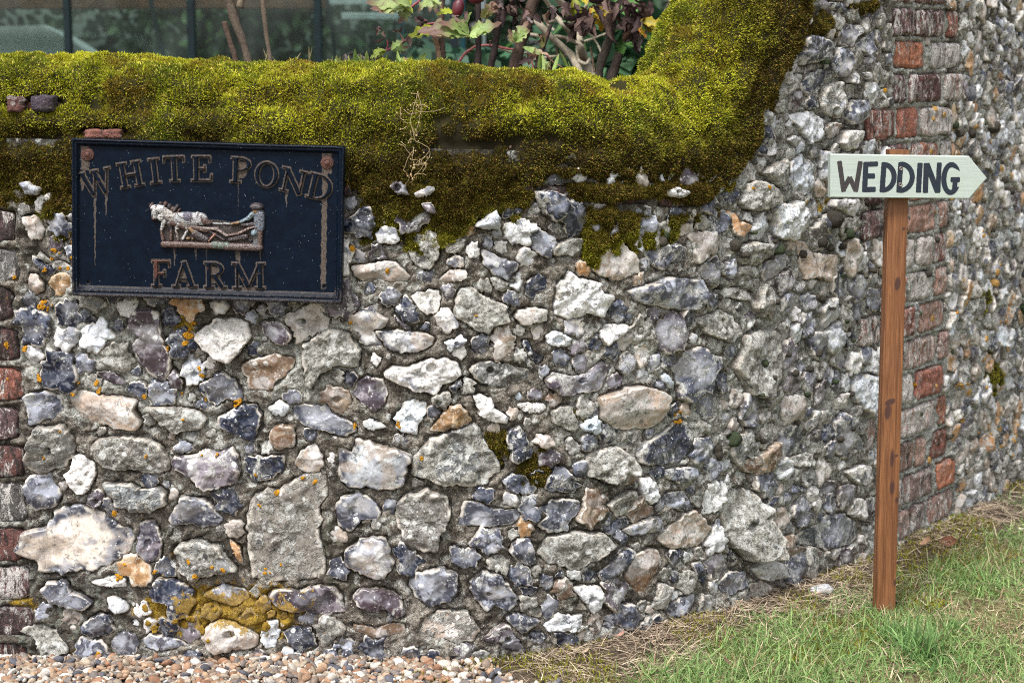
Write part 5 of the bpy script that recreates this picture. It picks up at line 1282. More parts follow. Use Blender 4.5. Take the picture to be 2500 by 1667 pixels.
# backing box so that the plaque has depth
mb = MB(); mb.box((-PW / 2 + .002, .0025, -PH / 2 + .002), (PW / 2 - .002, .009, PH / 2 - .002)); mb.build('backing', M['ink'], plq)
# moulded frame, mitred: profile of (distance in from the edge, height out)
prof = [(0, -.012), (0, .0125), (.0008, .0145), (.0035, .0150), (.0048, .0125), (.0062, .0122), (.0080, .0138), (.0100, .0110), (.0125, .0075), (.0150, BK - .001)]
def frame_ring():
    V = []; sub = 30
    for (d, h) in prof:
        bl = d * 1.45
        cor = [(-PW / 2 + d, PH / 2 - d), (PW / 2 - d, PH / 2 - d), (PW / 2 - d, -PH / 2 + bl), (-PW / 2 + d, -PH / 2 + bl)]
        for q in range(4):
            a, b = np.array(cor[q]), np.array(cor[(q + 1) % 4])
            for t in np.linspace(0, 1, sub, endpoint=False):
                p = a * (1 - t) + b * t; wv = .0005 * vnoise(np.array([p[0] * 25 + h * 30]), np.array([p[1] * 25]), None, 5)[0]
                V.append((p[0] + wv, -h, p[1] + wv))
    V = np.array(V); n = 4 * sub; m = len(prof)
    i = np.arange(m - 1)[:, None]; j = np.arange(n)[None]; j2 = (j + 1) % n
    F = np.stack([i * n + j, i * n + j2, (i + 1) * n + j2, (i + 1) * n + j], -1).reshape(-1, 4)
    g = np.array([[.36 if (h > .0135 or d > .012) else .22] for d, h in prof]).repeat(n, 0)
    g = g + np.where(V[:, 2:3] < -PH / 2 + .03, .10, 0)
    return V, F, np.concatenate([g, 0 * g, 0 * g], 1)
Vf, Ff, Cf = frame_ring()
mesh_np('frame', Vf, Ff, M['plate'], plq, {'col': Cf})
for ch, x, y, a, hgt, wx in placed:
    fn = lambda X, Y: letter(ch, X / hgt / wx, Y / hgt + .5) * hgt
    hf = lambda D, X, Y: BK - .0015 + .0068 * sstep(.0002, -.0022, D)
    def cf(D, X, Y):
        r = .72 * sstep(-.0020, -.0006, D) + (.22 if ch in 'FW' else .06) * (1 + fbm(X * 300, Y * 300, None, ord(ch), 3)); ru = sstep(.35, .9, fbm(X * 90, Y * 90, None, ord(ch) + 5, 3) + (.5 if ch == 'F' else .1))
        return np.stack([r, ru * .7, 0 * r], -1)
    o = sdf_mesh('letter', -hgt * .75, hgt * .75, -hgt * .58, hgt * .58, .00055, fn, hf, cf, M['plate'], plq)
    o.location = (x, 0, y); o.rotation_euler = (0, -a, 0)
# bolts on their lugs
for zx, zy in ((257, 262), (2052, 311)):
    x, y = q2l(zx, zy); V = []; n = 28; th = np.linspace(0, 2 * pi, n, endpoint=False)
    P = [(.0125, BK - .001), (.0118, .0078), (.0100, .0086), (.0092, .0078), (.0086, .0094), (.0062, .0104), (.0056, .0088), (.0048, .0112), (.0030, .0124), (.0002, .0128)]
    V = np.concatenate([np.stack([x + r * (1 + .03 * np.sin(3 * th + r * 900)) * np.cos(th), np.full(n, -h), y + r * np.sin(th)], -1) for r, h in P])
    i = np.arange(len(P) - 1)[:, None]; j = np.arange(n)[None]; j2 = (j + 1) % n
    mesh_np('bolt', V, np.stack([i * n + j, i * n + j2, (i + 1) * n + j2, (i + 1) * n + j], -1).reshape(-1, 4), M['rust'], plq, smooth=True)
# the relief: horse, harness and plough, ploughman, strip of ground (drawn on an enlarged view, 5.809 px per photo px)
def r2l(x, y): return q2l((350 + x / 5.809 - 150) * 3.136, (300 * 0 + 450 + y / 5.809 - 300) * 3.136)
def prim(kind, *a):
    K = PW / (650 * 5.809)
    if kind == 's':
        x1, y1 = r2l(a[0], a[1]); x2, y2 = r2l(a[2], a[3]); r1, r2 = a[4] * K, a[5] * K
        def f(X, Y):
            dx, dy = x2 - x1, y2 - y1; L2 = dx * dx + dy * dy + 1e-12
            t = np.clip(((X - x1) * dx + (Y - y1) * dy) / L2, 0, 1)
            r = r1 + (r2 - r1) * t
            return np.hypot(X - x1 - dx * t, Y - y1 - dy * t) - r, r
        return f
    cx, cy = r2l(a[0], a[1]); rx, ry = a[2] * K, a[3] * K
    return lambda X, Y: (ell(X, Y, cx, cy, rx, ry), np.full(X.shape, min(rx, ry)))
WHT, BRN, BLU, DRK, GLD = (.50, .50, .49), (.09, .05, .04), (.17, .25, .29), (.03, .028, .035), (.25, .15, .07)
def relief(name, prims, lift=0.0):
    prims = [(prim(*p[0]), p[1], p[2] if len(p) > 2 else 1.0) for p in prims]
    x0, y1 = r2l(120, 220); x1, y0 = r2l(1800, 960)
    def both(X, Y):
        D = np.full(X.shape, 9.0); Hh = np.zeros(X.shape); C = np.zeros(X.shape + (3,))
        for f, c, hm in prims:
            d, r = f(X, Y); h = hm * np.sqrt(np.clip(1 - np.clip(1 + d / r, 0, 1) ** 2, 0, 1)) * np.minimum(r * .85, .0065)
            top = h > Hh; Hh = np.where(top, h, Hh); C[top] = c
            C[(D > 1)] = c if D.min() > 1 else C[(D > 1)]
            D = np.minimum(D, d)
        return D, Hh, C
    cache = {}
    def fn(X, Y): cache['r'] = both(X, Y); return cache['r'][0]
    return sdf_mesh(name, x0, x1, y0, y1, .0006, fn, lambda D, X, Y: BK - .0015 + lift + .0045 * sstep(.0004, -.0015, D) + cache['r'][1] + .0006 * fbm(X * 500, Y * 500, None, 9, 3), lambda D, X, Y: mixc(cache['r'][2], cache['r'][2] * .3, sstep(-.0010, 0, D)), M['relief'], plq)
relief('horse', [(('s', 540, 490, 880, 495, 98, 95), (.36, .37, .38)), (('s', 900, 500, 980, 540, 75, 40), BRN), (('e', 700, 470, 100, 85), (.10, .10, .14), 1.2), (('e', 830, 480, 45, 95), WHT, 1.25), (('s', 480, 470, 380, 400, 85, 75), (.40, .38, .35), 1.2),
     (('s', 330, 360, 230, 350, 70, 55), WHT, 1.4), (('s', 250, 360, 235, 480, 62, 42), WHT, 1.4), (('e', 232, 485, 42, 38), BRN, 1.7), (('s', 205, 290, 190, 320, 26, 34), BRN, 1.6), (('s', 390, 400, 330, 470, 40, 60), WHT, 1.3),
     (('e', 325, 282, 32, 30), DRK, 1.7), (('e', 390, 285, 34, 38), BRN, 1.7), (('e', 445, 320, 36, 40), DRK, 1.7), (('e', 490, 355, 36, 36), BRN, 1.6), (('s', 550, 320, 480, 420, 30, 30), DRK, 1.6), (('s', 585, 360, 545, 420, 20, 24), BRN, 1.5),
     (('s', 370, 520, 330, 640, 42, 24), WHT, 1.2), (('s', 320, 645, 350, 780, 22, 32), BRN, 1.2), (('s', 440, 560, 465, 660, 46, 24), DRK), (('s', 465, 660, 460, 780, 26, 26), BRN, 1.2), (('s', 560, 560, 535, 660, 50, 22), WHT, 1.1), (('s', 535, 660, 560, 780, 20, 24), (.25, .22, .2), 1.1),
     (('s', 650, 560, 690, 650, 52, 26), (.3, .28, .26)), (('s', 690, 650, 625, 770, 24, 24), WHT, 1.1), (('e', 625, 545, 26, 26), GLD, 2.2), (('s', 480, 540, 640, 600, 50, 40), BRN, 1.1), (('s', 800, 430, 850, 560, 14, 14), BRN, 2.4)])
relief('plough', [(('s', 480, 530, 1030, 540, 10, 12), BRN, 2.5), (('s', 720, 600, 950, 640, 40, 44), BRN, .8), (('s', 800, 700, 940, 770, 62, 54), DRK, .8), (('s', 730, 620, 850, 760, 36, 30), GLD, 1.1), (('s', 920, 620, 1110, 630, 28, 26), (.25, .2, .18), 1.5), (('s', 1110, 640, 1240, 720, 24, 24), (.3, .24, .22), 1.5),
     (('s', 1240, 720, 1400, 690, 24, 24), BRN, 1.6), (('s', 1400, 690, 1560, 610, 24, 24), (.28, .2, .18), 1.6), (('s', 1560, 610, 1690, 585, 22, 24), (.24, .17, .15), 1.6), (('e', 1672, 592, 24, 24), GLD, 2.4), (('s', 1075, 700, 985, 800, 22, 14), (.35, .18, .13), 1.6),
     (('s', 1000, 660, 1200, 780, 26, 20), DRK, .6), (('s', 940, 618, 1090, 622, 9, 8), WHT, 4), (('s', 1150, 655, 1235, 708, 7, 7), WHT, 4), (('s', 1300, 710, 1420, 680, 7, 7), (.4, .3, .26), 4), (('s', 1280, 770, 1500, 730, 36, 44), DRK, .5), (('e', 700, 760, 34, 24), GLD, 1.6), (('e', 765, 765, 24, 20), GLD, 1.6)], .0004)  # thin white strokes are glints on the metal, put into the colour
relief('ploughman', [(('s', 1690, 430, 1690, 600, 82, 76), (.12, .15, .19)), (('e', 1640, 380, 50, 40), GLD, 1.5), (('e', 1655, 318, 98, 58), DRK, 1.5), (('e', 1600, 305, 34, 30), (.16, .03, .035), 1.9), (('s', 1600, 420, 1540, 480, 42, 36), BLU, 1.6), (('s', 1540, 480, 1430, 530, 32, 26), BLU, 1.6),
     (('s', 1430, 530, 1310, 555, 24, 20), GLD, 1.6), (('s', 1590, 560, 1450, 570, 40, 26), DRK, 1.0), (('e', 1700, 440, 40, 44), BLU, 1.3), (('s', 1620, 460, 1640, 560, 10, 10), WHT, 3.2), (('s', 1690, 490, 1700, 560, 10, 10), WHT, 3.2), (('s', 1740, 440, 1750, 560, 9, 9), BRN, 3), (('e', 1625, 680, 54, 56), BLU, 1.7), (('s', 1640, 740, 1650, 850, 44, 50), (.1, .12, .13)), (('s', 1700, 640, 1690, 860, 46, 44), BRN)], .0008)  # white strokes on the coat are highlights put into the colour
relief('ground_strip', [(('s', 360, 845, 760, 850, 50, 48), BRN), (('s', 700, 850, 1100, 860, 48, 50), (.10, .06, .05)), (('s', 1060, 850, 1250, 860, 56, 54), (.12, .17, .14)), (('s', 1230, 870, 1690, 880, 56, 56), (.10, .07, .065)), (('s', 340, 870, 700, 876, 22, 22), DRK, 1.2), (('s', 700, 880, 1700, 912, 20, 22), DRK, 1.2)], .0012)
mb = MB()
for x1, x2 in ((1040, 1180), (1190, 1290)):
    for dy in (0, 10):
        a, b = r2l(x1, 542 + dy), r2l(x2, 550 + dy)
        mb.tube([(a[0], -BK - .002, a[1]), (b[0], -BK - .002, b[1])], .00042, 6)
mb.build('reins', m_plain('chipped_white_paint', (.6, .62, .62), .5), plq)

# ------------------------------------------------------------------ the wedding arrow on its post
gx, gy, _ = ground_at(2157, 1492)
PT = .972
sp_ = empty('direction_signpost', (gx, gy, 0))
tag(sp_, 'sage green arrow board reading WEDDING on a square reddish-brown stained post in the grass', 'signpost')
hw = .0207
# post as a finely divided box so that knots can be painted per vertex
def panel(p0, du, dv, nu, nv):
    u, v = np.meshgrid(np.linspace(0, 1, nu), np.linspace(0, 1, nv), indexing='ij')
    return np.asarray(p0) + u[..., None] * np.asarray(du) + v[..., None] * np.asarray(dv)
PV, PF, PC, n0 = [], [], [], 0
knots = [(2150, 700 - 10, .006, .011), (2200, 570 + 540, .004, .004)]
sides = [((-hw, -hw, -.12), (2 * hw, 0, 0)), ((hw, -hw, -.12), (0, 2 * hw, 0)), ((hw, hw, -.12), (-2 * hw, 0, 0)), ((-hw, hw, -.12), (0, -2 * hw, 0))]
def kz(py): return at(0, py, gy)[2]
KN = [(.004, kz(690), .0075, .017), (.013, kz(552 + 555), .004, .004), (-.004, kz(977), .013, .008), (-.008, kz(1000), .008, .020), (.013, kz(557), .0035, .005), (.006, kz(1185), .006, .02), (.016, kz(1215), .004, .01), (.004, kz(1115), .005, .025), (.018, kz(1415), .004, .009)]
for si, (p0, du) in enumerate(sides):
    G = panel(p0, du, (0, 0, PT + .12), 14, 500); ins = .0012
    P = G.reshape(-1, 3); u = np.repeat(np.linspace(-hw, hw, 14), 500)
    r = abs(u) > hw - 1e-6; d = P[:, :2] / np.linalg.norm(P[:, :2], axis=1)[:, None]; P[r, :2] -= d[r] * .0011
    c = np.zeros(len(P))
    if si in (0, 3):
        for kx, kzz, a, b in KN:
            uu = u if si == 0 else u - 2 * hw
            q = ((uu - kx) / a) ** 2 + ((P[:, 2] - kzz - .3 * (uu - kx)) / b) ** 2; c = np.maximum(c, np.exp(-q ** 1.5))
    if si == 3:
        c = np.maximum(c, .75 * sstep(.0018, .0006, abs(u - .001)))           # a lengthwise split down the left face
        P[:, 0] += .0022 * sstep(.0018, .0004, abs(u - .001))
    PV.append(P); PC.append(np.repeat(c[:, None], 3, 1)); PF.append(grid_faces(14, 500, n0)); n0 += len(P)
for k_, zt in ((0, PT), ):
    G = panel((-hw + .001, -hw + .001, zt - .0004), (2 * hw - .002, 0, 0), (0, 2 * hw - .002, 0), 6, 6); PV.append(G.reshape(-1, 3)); PC.append(np.full((36, 3), .15)); PF.append(grid_faces(6, 6, n0)); n0 += 36
mesh_np('post', np.concatenate(PV), np.concatenate(PF), M['post'], sp_, {'col': np.concatenate(PC)}, False)
# board: drawn on an enlarged view with 5.227 px per photo px; board plane in front of the post
BY = -hw - .023
def b2l(zx, zy):
    px, py = 1990 + zx / 5.227, 350 + zy / 5.227
    X, Y, Z = at(px, py, gy + BY); return X - gx, Z
O = [b2l(*p) for p in ((186, 137), (1975, 168), (2214, 452), (2196, 470), (1985, 712), (186, 688))]
n = len(O); tk_ = .0225
mb = MB(); ch_ = .0016; cx_, cz_ = np.mean([p[0] for p in O]), np.mean([p[1] for p in O])
def inset(p, d): return (p[0] - np.sign(p[0] - cx_) * d, p[1] - np.sign(p[1] - cz_) * d)
layers = [(0, tk_), (0, ch_), (ch_, 0)]
V = [(inset(p, d)[0], y, inset(p, d)[1]) for d, y in layers for p in O]
F = [[i * n + j, i * n + (j + 1) % n, (i + 1) * n + (j + 1) % n, (i + 1) * n + j] for i in range(2) for j in range(n)]
mb.add(V, np.array(F)); mb.f.setdefault(n, []).append(np.array([[2 * n + j for j in range(n)], [n - 1 - j for j in range(n)]]))
bo = mb.build('arrow_board', M['board'], sp_); bo.location = (0, BY, 0); bo.rotation_euler = (0, 0, radians(3.0))
x0, z1 = b2l(220, 190); x1, z0 = b2l(1900, 700); kx = (1900 - 220) / (x1 - x0); kz2 = (700 - 190) / (z1 - z0)
def toz(X, Y): return 220 + (X - x0) * kx, 190 + (z1 - Y) * kz2
def rseg(X, Y, x1_, y1_, x2_, y2_, w, r=12):
    """round-cornered bar"""
    dx, dy = x2_ - x1_, y2_ - y1_; L = math.hypot(dx, dy)
    t = ((X - x1_) * dx + (Y - y1_) * dy) / L - L / 2; n_ = ((X - x1_) * -dy + (Y - y1_) * dx) / L
    qx, qy = abs(t) - L / 2 + r, abs(n_) - w / 2 + r
    return np.hypot(np.maximum(qx, 0), np.maximum(qy, 0)) + np.minimum(np.maximum(qx, qy), 0) - r
HL = {
 'W': (lambda X, Y: np.minimum(np.minimum(rseg(X, Y, 300, 225, 366, 615, 56), rseg(X, Y, 357, 600, 440, 430, 56)), np.minimum(rseg(X, Y, 436, 430, 522, 605, 56), rseg(X, Y, 518, 615, 570, 230, 56))), (265, 605, 205, 635), True),
 'E': (lambda X, Y: np.minimum(np.minimum(rseg(X, Y, 640, 240, 632, 618, 62), rseg(X, Y, 615, 268, 793, 262, 58)), np.minimum(rseg(X, Y, 615, 417, 756, 416, 62), rseg(X, Y, 605, 590, 772, 586, 62))), (590, 805, 215, 640), False),
 'D': (lambda X, Y: np.minimum(rseg(X, Y, 872, 243, 856, 622, 62), np.maximum(ring(X, Y, 868, 433, 168, 192, 58, 62), -(X - 862))), (815, 1050, 225, 645), False),
 'D2': (lambda X, Y: np.minimum(rseg(X, Y, 1086, 243, 1070, 626, 60), np.maximum(ring(X, Y, 1092, 434, 175, 197, 60, 60), -(X - 1082))), (1030, 1280, 225, 650), False),
 'I': (lambda X, Y: rseg(X, Y, 1332, 252, 1322, 628, 62), (1280, 1375, 240, 640), False),
 'N': (lambda X, Y: np.minimum(rseg(X, Y, 1412, 255, 1412, 632, 62), np.minimum(rseg(X, Y, 1578, 250, 1572, 632, 58), rseg(X, Y, 1418, 262, 1568, 624, 66))), (1370, 1620, 235, 645), False),
 'G': (lambda X, Y: np.minimum(np.minimum(np.maximum(ring(X, Y, 1735, 452, 123, 208, 62, 62), -np.maximum(-(X - 1745), np.maximum(Y - 560, -(Y - 330 - (X - 1800) * .5)))), rseg(X, Y, 1732, 466, 1848, 466, 60)), rseg(X, Y, 1792, 470, 1782, 600, 58)), (1600, 1860, 230, 670), False)}
for k_, (f, bb, worn) in HL.items():
    zx0, zx1, zy0, zy1 = bb
    X0, X1 = x0 + (zx0 - 220) / kx, x0 + (zx1 - 220) / kx; Z0, Z1 = z1 - (zy1 - 190) / kz2, z1 - (zy0 - 190) / kz2
    o = sdf_mesh('letter', X0, X1, Z0, Z1, .0004, lambda X, Y, f=f: f(*toz(X, Y)) / kx, lambda D, X, Y: 0 * X + .0005, lambda D, X, Y: np.zeros(X.shape + (3,)), M['ink2'] if worn else M['ink'], bo)
for zx, zy in ((1096, 322), (1088, 528)):
    x, z = b2l(zx, zy); n = 20; th = np.linspace(0, 2 * pi, n, endpoint=False)
    P = [(.0040, .0006), (.0038, .0016), (.0022, .0018), (.0016, .0004), (.0002, .0002)]
    V = np.concatenate([np.stack([x + r * np.cos(th), np.full(n, -h), z + r * np.sin(th)], -1) for r, h in P]); i = np.arange(len(P) - 1)[:, None]; j = np.arange(n)[None]; j2 = (j + 1) % n
    mesh_np('screw', V, np.stack([i * n + j, i * n + j2, (i + 1) * n + j2, (i + 1) * n + j], -1).reshape(-1, 4), M['steel'], bo, smooth=True)
# ------------------------------------------------------------------ the ground: one sheet, gravel, turf, dead grass
def wall_y(x): return np.interp(x, PX, PY)
gxs = np.concatenate([-np.geomspace(3, 150, 14)[::-1], np.arange(-2.2, 2.6, .02), np.geomspace(2.7, 150, 14)])
gys = np.concatenate([[-60, -20, -5, 0, 1, 2], np.arange(2.6, 6.4, .02), np.geomspace(6.6, 160, 16)])
GX, GY = np.meshgrid(gxs, gys, indexing='ij')
def gz(x, y):
    near = sstep(6, 3, abs(x)) * sstep(9, 5, y)
    dw = wall_y(x) - y
    z = near * (.010 * fbm(x * 5, y * 5, None, 91, 3) + .004 * fbm(x * 30, y * 30, None, 92, 3)) - .004
    z = z + near * .028 * sstep(.26, .02, dw) * sstep(-.1, .5, x) * (dw > -.4)
    return z
def turfness(x, y):
    """1 where turf grows, 0 on the gravel"""
    dw = wall_y(x) - y
    e = (x - .22) * 1.0 + (3.42 - y) * 1.0
    t = sstep(-.10, .10, e + .14 * fbm(x * 7, y * 7, None, 95, 3))
    return t * sstep(.02, .20 , dw + .06 * fbm(x * 9, y * 9, None, 96, 3))
gc = turfness(GX, GY)
gro = mesh_np('ground', np.stack([GX, GY, gz(GX, GY)], -1).reshape(-1, 3), grid_faces(*GX.shape), M['ground'], None, {'col': np.repeat(gc.reshape(-1, 1), 3, 1)})
tag(gro, 'bare soil under gravel and turf at the foot of the wall', kind='structure')

def visible_pts(n, px0, px1, py0, py1, seed):
    r = np.random.default_rng(seed)
    X, Y = r.uniform(-1.5, 1.9, n), r.uniform(3.0, 5.6, n)
    return X, Y
rg = np.random.default_rng(21)
# gravel
bm = bmesh.new(); bmesh.ops.create_icosphere(bm, subdivisions=2, radius=1)
IV = np.array([v.co[:] for v in bm.verts]); IF = np.array([[v.index for v in f.verts] for f in bm.faces]); bm.free()
gv, gf, gcol, q = [], [], [], 0
cols = [(.43, .29, .19), (.35, .19, .115), (.43, .35, .27), (.28, .21, .16), (.62, .56, .48), (.12, .12, .14), (.36, .22, .14), (.45, .37, .28), (.22, .19, .17), (.66, .62, .56)]
cnt = 0
for layer in range(2):
    N = 9800
    X = rg.uniform(-1.35, .62, N); Y = rg.uniform(3.02, 3.56, N)
    dw = wall_y(X) - Y; e = (X + .04) + .7 * (Y - 3.42)
    keep = (dw > .004) & (e + .10 * fbm(X * 8, Y * 8, None, 97, 3) < rg.uniform(-.12, .10, N))
    for x, y in zip(X[keep], Y[keep]):
        R = rg.choice([.0038, .0048, .006, .0072, .0095]) * rg.uniform(.8, 1.25)
        A = mathutils.Euler((rg.normal(0, .5), rg.normal(0, .5), rg.uniform(0, 6.3))).to_matrix()
        v = IV * np.array([R * rg.uniform(.9, 1.4), R * rg.uniform(.7, 1.1), R * rg.uniform(.45, .75)])
        v = v * (1 + .22 * vnoise(IV[:, 0] * 1.3 + x * 90, IV[:, 1] * 1.3 + y * 90, IV[:, 2] * 1.3, 3))[:, None]
        if rg.random() < .6: v[:, 2] = np.minimum(v[:, 2], R * rg.uniform(.2, .4))
        v = v @ np.array(A).T + (x, y, float(gz(np.array(x), np.array(y))) + .003 + layer * .006 + R * .2)
        c = np.array(cols[rg.integers(len(cols))]) * rg.uniform(.7, 1.2)
        gv.append(v); gf.append(IF + q); q += len(v); gcol.append(np.tile(c, (len(v), 1))); cnt += 1
print('gravel', cnt)
grav = mesh_np('gravel', np.concatenate(gv), np.concatenate(gf), M['pebble'], None, {'col': np.concatenate(gcol)}, True)
tag(grav, 'tan and grey flint gravel along the foot of the wall on the left', 'gravel', kind='stuff')

def blade_mesh(P, D, L, Wd, bend, col, nseg=4, tipcol=None):
    """tapered curved blades: P roots, D unit directions, bend = sideways fall"""
    n = len(P); t = np.linspace(0, 1, nseg + 1)
    fall = np.array([0, 0, -1.0])
    C = P[:, None] + D[:, None] * (L[:, None] * t[None])[..., None] + fall * ((bend * L)[:, None] * t[None] ** 2)[..., None]
    C[..., 2] = np.maximum(C[..., 2], gz(C[..., 0], C[..., 1]) + .0015)
    side = np.cross(D, rg.normal(0, 1, (n, 3))); side[:, 2] *= .3; side /= np.linalg.norm(side, axis=1)[:, None] + 1e-9
    wt = (1 - t ** 1.6) * .97 + .03
    A = C - side[:, None] * (Wd[:, None] * wt[None] / 2)[..., None]; B = C + side[:, None] * (Wd[:, None] * wt[None] / 2)[..., None]
    V = np.stack([A, B], 2).reshape(-1, 3)
    i = np.arange(n)[:, None] * (2 * (nseg + 1)); k = np.arange(nseg)[None] * 2
    F = np.stack([i + k, i + k + 1, i + k + 3, i + k + 2], -1).reshape(-1, 4)
    return V, F, np.repeat(col, 2 * (nseg + 1), 0)
def cover(n, x0, x1, y0, y1, seed):
    r = np.random.default_rng(seed); return r.uniform(x0, x1, n), r.uniform(y0, y1, n)
GV, GF, GC, gn = [], [], [], 0
def push(V, F, C):
    global gn
    GV.append(V); GF.append(F + gn); GC.append(C); gn += len(V)
X, Y = cover(300000, -.2, 2.0, 2.9, 6.2, 31)
tf = turfness(X, Y); cl = fbm(X * 9, Y * 9, None, 98, 3); lush = fbm(X * 3.0, Y * 3.0, None, 99, 3)
# lush clumps where the photograph has them: bottom centre, at the post's foot, right of the post
def clump(px, py, r):
    a, b, _ = ground_at(px, py); return np.exp(-(((X - a) / r) ** 2 + ((Y - b) / (r * 1.3)) ** 2))
lushb = 1.0 * clump(1850, 1640, .16) + .8 * clump(1990, 1560, .08) + 1.0 * clump(2250, 1560, .07) + .9 * clump(2370, 1400, .09) + .8 * clump(2470, 1300, .08) + .8 * clump(1700, 1660, .10) + .6 * clump(2440, 1620, .12)
dens = tf * (.35 + .65 * sstep(-.3, .35, cl + lush * .5 + lushb)) 
keep = rg.random(len(X)) < dens * np.where(X > 1.75, .3, .62)
X, Y, lush, lushb, cl = X[keep], Y[keep], lush[keep], lushb[keep], cl[keep]; n = len(X)
print('grass', n)
lu = sstep(-.25, .45, lush * .8 + lushb * 1.2 + rg.normal(0, .15, n))
az = rg.uniform(0, 2 * pi, n); tilt = np.where(rg.random(n) < .45, rg.uniform(.9, 1.5, n), rg.uniform(.2, .9, n))
D = np.stack([np.sin(tilt) * np.cos(az), np.sin(tilt) * np.sin(az), np.cos(tilt)], -1)
L = rg.uniform(.014, .042, n) * (1 + .65 * lu + .5 * np.clip(lushb, 0, 1)); Wd = rg.uniform(.0012, .0027, n) * (1 + .3 * lu)
green = mixc((.14, .26, .075), (.33, .46, .16), rg.random(n)); pale = mixc((.46, .38, .22), (.66, .57, .38), rg.random(n))
brownc = mixc((.24, .16, .09), (.40, .28, .17), rg.random(n))
isd = rg.random(n) > (.20 + .62 * lu)
c = np.where(isd[:, None], np.where((rg.random(n) < .55)[:, None], pale, brownc), green) * rg.uniform(.7, 1.25, n)[:, None]
push(*blade_mesh(np.stack([X, Y, gz(X, Y)], -1), D, L, Wd, rg.uniform(.1, .7, n), c))
def tuft(px, py, n, Lm, spread, wid, seed, colr=None, base=.012):
    r = np.random.default_rng(seed); a, b, _ = ground_at(px, py)
    az = r.uniform(0, 2 * pi, n); tilt = abs(r.normal(0, spread, n)).clip(0, 1.45)
    D = np.stack([np.sin(tilt) * np.cos(az), np.sin(tilt) * np.sin(az), np.cos(tilt)], -1)
    P = np.stack([a + r.normal(0, base, n), b + r.normal(0, base, n), np.zeros(n)], -1); P[:, 2] = gz(P[:, 0], P[:, 1])
    c = mixc((.12, .24, .075), (.27, .42, .15), r.random(n)) * r.uniform(.75, 1.2, n)[:, None]
    return blade_mesh(P, D, Lm * r.uniform(.5, 1.15, n), wid * r.uniform(.7, 1.3, n), r.uniform(.15, .7, n), c, 6)
for a in ((2250, 1590, 240, .105, .95, .0042, 1, None, .02), (2195, 1560, 120, .085, .75, .0036, 2, None, .02), (2130, 1492, 90, .045, .7, .0024, 3, None, .016), (2165, 1498, 80, .04, .5, .0024, 33, None, .016), (2330, 1530, 60, .04, .9, .004, 34, None, .02), (2300, 1610, 40, .04, 1.1, .006, 35, None, .02), (2175, 1500, 55, .03, .6, .002, 4), (2060, 1470, 60, .035, .7, .002, 5), (2375, 1405, 150, .05, .8, .0022, 6, None, .03),
          (2330, 1655, 80, .05, .9, .0028, 7), (1850, 1600, 200, .045, .55, .0016, 8, None, .06), (1700, 1640, 160, .04, .5, .0016, 9, None, .05), (2470, 1330, 120, .05, .7, .002, 10, None, .04), (2490, 1245, 100, .045, .7, .002, 11, None, .04), (2350, 1290, 60, .035, .7, .0018, 12, None, .03), (2230, 1630, 16, .045, 1.2, .008, 41, None, .02), (2440, 1352, 14, .03, 1.2, .008, 42, None, .02), (1950, 1600, 10, .03, 1.2, .007, 43, None, .02), (2400, 1520, 60, .05, .8, .002, 44, None, .05), (1480, 1655, 20, .02, .8, .0016, 14)):
    push(*tuft(*a[:7], None, a[8] if len(a) > 8 else .012))
gr_ = mesh_np('grass', np.concatenate(GV), np.concatenate(GF), M['grass'], None, {'col': np.concatenate(GC)}, True)
tag(gr_, 'short rough lawn grass, green mixed with bleached dead blades, right of the gravel', 'grass', kind='stuff')

# matted dead grass and litter between turf and wall
GV, GF, GC, gn = [], [], [], 0
N = 19000
X = rg.uniform(-.35, 2.2, N); dwn = np.abs(rg.normal(0, .13, N)) + .004
Y = wall_y(X) - dwn * np.hypot(1, np.interp(X, PX, TY / np.maximum(TX, .2)))
keep = rg.random(N) < .75 * sstep(-.25, .25, X) * (.25 + .75 * sstep(-.3, .3, fbm(X * 12, Y * 12, None, 101, 3)))
X, Y = X[keep], Y[keep]; n = len(X)
az = rg.uniform(0, 2 * pi, n); tl = rg.uniform(1.15, 1.56, n)
D = np.stack([np.sin(tl) * np.cos(az), np.sin(tl) * np.sin(az), np.cos(tl)], -1)
c = mixc((.22, .155, .105), (.62, .51, .37), rg.random(n) ** 1.2) * rg.uniform(.7, 1.2, n)[:, None]
push(*blade_mesh(np.stack([X, Y, gz(X, Y) + rg.uniform(0, .010, n)], -1), D, rg.uniform(.015, .07, n), rg.uniform(.0010, .0022, n), rg.uniform(.0, .25, n), c, 4))
stw = mesh_np('dead_grass', np.concatenate(GV), np.concatenate(GF), M['straw'], None, {'col': np.concatenate(GC)}, True)
tag(stw, 'matted brown dead grass and litter lying between the lawn and the foot of the wall', 'dead grass', kind='stuff')

# low ground moss
X, Y = cover(150000, -.35, 1.6, 3.02, 4.9, 41)
dw = wall_y(X) - Y; e = (X - .12) + (3.42 - Y)
pm = sstep(.02, .18, fbm(X * 8, Y * 8, None, 103, 4) + .10 * np.exp(-(dw - .1) ** 2 / .02) + .35 * np.exp(-((X - ground_at(1400, 1660)[0]) ** 2 + (Y - ground_at(1400, 1660)[1]) ** 2) / .02))
keep = (rg.random(len(X)) < pm * .8) & (e > -.30) & (dw > .005) & (dw < .48); X, Y = X[keep], Y[keep]; n = len(X)
D = rg.normal(0, .6, (n, 3)) + (0, 0, 1); D /= np.linalg.norm(D, axis=1)[:, None]
c = mixc((.16, .15, .012), (.33, .34, .03), rg.random(n)); c = np.where((rg.random(n) < .25)[:, None], (.13, .085, .03), c)
hgt_ = .006 * fbm(X * 40, Y * 40, None, 105, 2)
V, F, C = blade_mesh(np.stack([X, Y, gz(X, Y) + .006 + np.clip(hgt_, 0, 1)], -1), D, rg.uniform(.006, .012, n), rg.uniform(.0016, .0026, n), 0 * X, c, 2)
